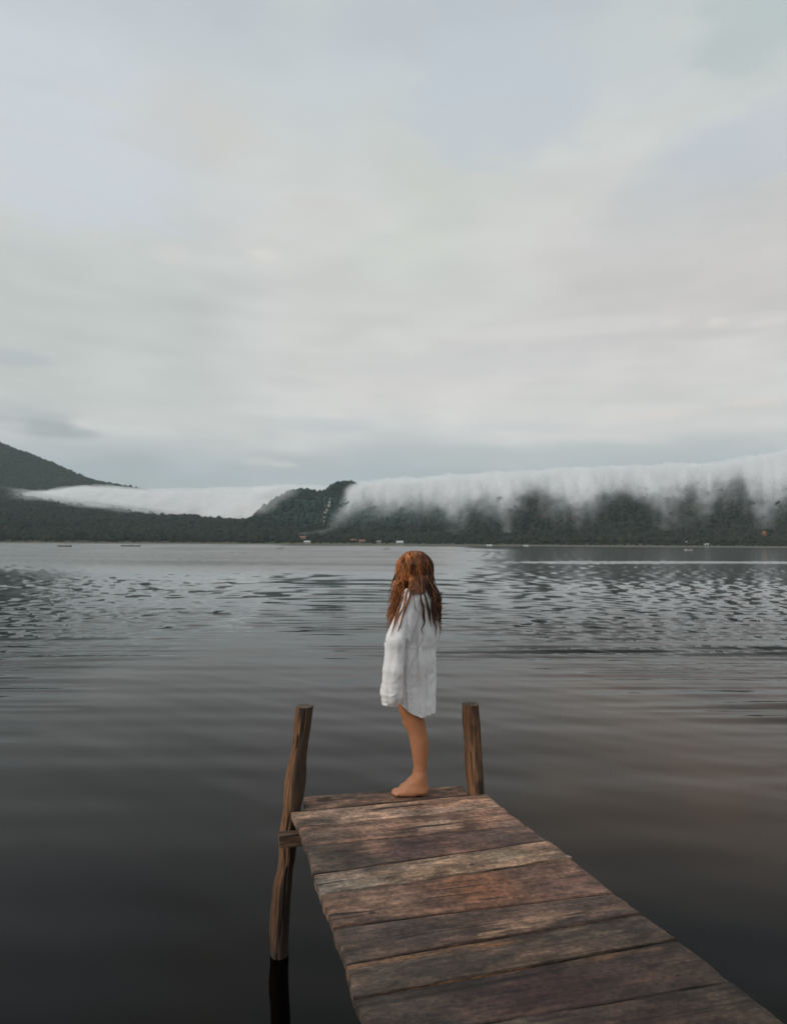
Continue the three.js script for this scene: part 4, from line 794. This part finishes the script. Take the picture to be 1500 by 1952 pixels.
// ---------------------------------------------------------------- far shore: huts, boats, a bare slip
const paint = (r, g, b) => new THREE.MeshStandardMaterial({ color: new THREE.Color(r, g, b), roughness: 0.85 });
const WALLS = [paint(0.40, 0.40, 0.38), paint(0.42, 0.36, 0.3), paint(0.3, 0.2, 0.16)], ROOFS = [paint(0.6, 0.61, 0.62), paint(0.33, 0.15, 0.1), paint(0.3, 0.28, 0.27)], DARK = paint(0.05, 0.045, 0.04);
function gable(w, d, h) {
  const s = new THREE.Shape(); s.moveTo(-d / 2, 0); s.lineTo(0, h); s.lineTo(d / 2, 0); s.lineTo(d / 2 - 0.35, 0); s.lineTo(0, h - 0.3); s.lineTo(-d / 2 + 0.35, 0); s.closePath();
  return new THREE.ExtrudeGeometry(s, { depth: w, bevelEnabled: false }).translate(0, 0, -w / 2).rotateY(Math.PI / 2);
}
function hut(px, py, w, h, wall, roof, turn, label) {
  const p = onHills(px, py), t = thing('hut', p.x, p.y - 0.2, p.z); t.rotation.y = turn;
  const d = w * 0.7;
  const body = part('wall', new THREE.BoxGeometry(w, h, d).translate(0, h / 2, 0), WALLS[wall], t);
  part('door', new THREE.BoxGeometry(0.9, 2, 0.12).translate(-w * 0.2, 1, d / 2 + 0.03), DARK, body);
  part('window', new THREE.BoxGeometry(1.1, 1, 0.12).translate(w * 0.22, h * 0.58, d / 2 + 0.03), DARK, body);
  part('roof', gable(w + 1, d + 1.4, w * 0.26).translate(0, h - 0.15, 0), ROOFS[roof], t);
  tag(t, label, 'hut', 'huts along the far shore');
}
hut(588, 1010, 9, 3.4, 0, 0, 0.1, 'white-roofed hall, highest and largest of the far huts, above the shore trees');
hut(577, 1031, 6.5, 4.6, 1, 1, 0.3, 'tall red-roofed hut at the far shore below the white-roofed hall');
hut(586, 1036, 6, 2, 0, 0, -0.1, 'low white shed at the waterline below the red-roofed hut');
hut(415, 1027, 4, 3.4, 0, 0, 0.5, 'small white hut farthest left along the far shore');
hut(457, 1025, 4.5, 3, 1, 0, -0.3, 'pale hut on the far shore, second from the left');
hut(494, 1024, 5.5, 3.6, 0, 0, 0.2, 'white hut among trees on the far shore, third from the left');
hut(645, 1018, 4, 2.8, 0, 0, 0, 'little white hut among trees, right of and below the white-roofed hall');
hut(660, 1027, 5, 2.8, 1, 2, 0.2, 'grey-roofed hut right of the red-roofed hut');
hut(674, 1034, 6, 2.8, 1, 1, -0.2, 'left of a pair of red-roofed brown huts at the far shore');
hut(690, 1035, 6.5, 2.6, 2, 1, 0.15, 'right of a pair of red-roofed brown huts at the far shore');
hut(722, 1036, 4.5, 2.4, 0, 2, 0, 'small grey-roofed hut left of the person on the far shore');
hut(762, 1037, 7, 2.0, 0, 0, 0.05, 'long low white shed on the far shore, behind the head of the person');
hut(932, 1042, 5, 1.3, 0, 0, 0, 'low white shed on the far shore right of the person');
hut(1002, 1043, 4.5, 1.3, 0, 0, 0.1, 'low white shed on the far shore, midway between person and right edge');
hut(1309, 1036, 3, 2.4, 0, 0, 0.3, 'white hut at the foot of the right ridge');
hut(1346, 1041, 3.4, 2.2, 0, 0, -0.2, 'white hut by the water under the right ridge');

const hullMat = paint(0.10, 0.085, 0.07), paleHull = paint(0.6, 0.6, 0.58);
function hullGeometry(len, beam, h) {
  const N = 14, M = 8, pos = [], idx = [];
  for (let i = 0; i <= N; i++) { const u = i / N * 2 - 1, w = beam / 2 * (1 - Math.abs(u) ** 2.4), sheer = h * (0.75 + 0.45 * u * u); for (let j = 0; j <= M; j++) { const a = Math.PI * j / M; pos.push(u * len / 2, sheer - Math.sin(a) * sheer * 1.15, Math.cos(a) * w); } }
  for (let i = 0; i < N; i++) for (let j = 0; j < M; j++) { const a = i * (M + 1) + j, b = a + M + 1; idx.push(a, b, a + 1, a + 1, b, b + 1); }
  return geo(pos, idx);
}
function boat(px, py, len, turn, mat, pole, label) {
  const d = rayOf(px, py), k = Math.min(-EYE_H / d.y, 700), t = thing('rowing_boat', d.x * k, 0, d.z * k); t.rotation.y = turn;
  part('hull', hullGeometry(len, len * 0.2, 0.6), mat, t);
  for (const x of [-0.22, 0.18]) part('seat', new THREE.BoxGeometry(0.35, 0.06, len * 0.18).translate(x * len, 0.42, 0), mat, t);
  if (pole) part('mast', new THREE.CylinderGeometry(0.05, 0.08, 4.2, 8).translate(0.1 * len, 2.2, 0), mat, t);
  tag(t, label, 'boat', 'boats near the far shore');
}
boat(124, 1042, 6.5, 0.1, hullMat, true, 'dark boat with a mast near the left far shore');
boat(241, 1041.5, 5.5, 0.05, hullMat, false, 'dark rowing boat near the far shore, left of a twin boat');
boat(259, 1041.7, 5.5, -0.1, hullMat, false, 'dark rowing boat near the far shore, right of a twin boat');
boat(532, 1046, 3.5, 0.2, paleHull, false, 'pale rowing boat on the water below the small hill');
boat(735, 1047.4, 3, 0.1, paleHull, false, 'small pale boat on the water left of the person');
boat(1312, 1049.5, 4, 0.1, paleHull, false, 'pale boat off the right far shore');

{
  const c = onHills(1456, 1026), t = thing('flame_tree', c.x, c.y - 0.5, c.z);
  part('trunk', new THREE.CylinderGeometry(0.2, 0.35, 4.5, 8).translate(0, 2.2, 0), paint(0.12, 0.08, 0.06), t);
  const leaves = []; for (let i = 0; i < 46; i++) { const a = rr(0, 6.28), h = rr(0, 1), r = 2.6 * Math.sqrt(rr(0, 1)) * Math.sin(Math.PI * (0.12 + 0.8 * h)) ** 0.7; leaves.push(crownGeometry(i, 1).scale(0.9, 0.8, 0.9).translate(Math.cos(a) * r, 3.2 + h * 6, Math.sin(a) * r)); }
  part('crown', mergeGeometries(leaves), paint(0.42, 0.19, 0.09), t);
  tag(t, 'single orange-leaved tree standing out low on the right ridge', 'tree');
}
{ // pale rock scar on the steep right side of the small hill
  const stone = new THREE.MeshStandardMaterial({ color: new THREE.Color(0.42, 0.36, 0.33), roughness: 1, flatShading: true }), list = [];
  for (const [px, py, w, h] of [[629, 960, 2, 3.2], [628, 967, 2.2, 3.6], [624, 974, 2.6, 3], [621, 979, 2.6, 2.4], [630, 953, 1.4, 2.4], [619, 988, 1.2, 3.2], [618.5, 996, 1, 3]]) { const p = onHills(px, py); list.push(crownGeometry(px, 1).scale(w, h, 1.6).translate(p.x, p.y + 1.5, p.z + 5)); }
  const m = part('rock_scar', mergeGeometries(list), stone, scene); tag(m, 'pale bare rock scar on the steep side of the small hill', 'rock', null, 'structure');
}
{ // twig on the water
  const p = atY(1170, 1185, 0), t = thing('floating_twig', p.x, 0.01, p.z), m = paint(0.05, 0.04, 0.03);
  const stick = (a, b, r) => new THREE.TubeGeometry(new THREE.CatmullRomCurve3([new THREE.Vector3(...a), new THREE.Vector3((a[0] + b[0]) / 2, (a[1] + b[1]) / 2 + 0.015, a[2]), new THREE.Vector3(...b)]), 8, r, 6);
  const s = part('stem', stick([-0.1, 0, 0], [0.09, 0.03, 0.02], 0.011), m, t);
  part('side_shoot', stick([0, 0.02, 0], [0.03, 0.1, 0], 0.007), m, s);
  tag(t, 'small dark twig floating on rippled water right of the person', 'twig');
}

renderer.render(scene, camera);
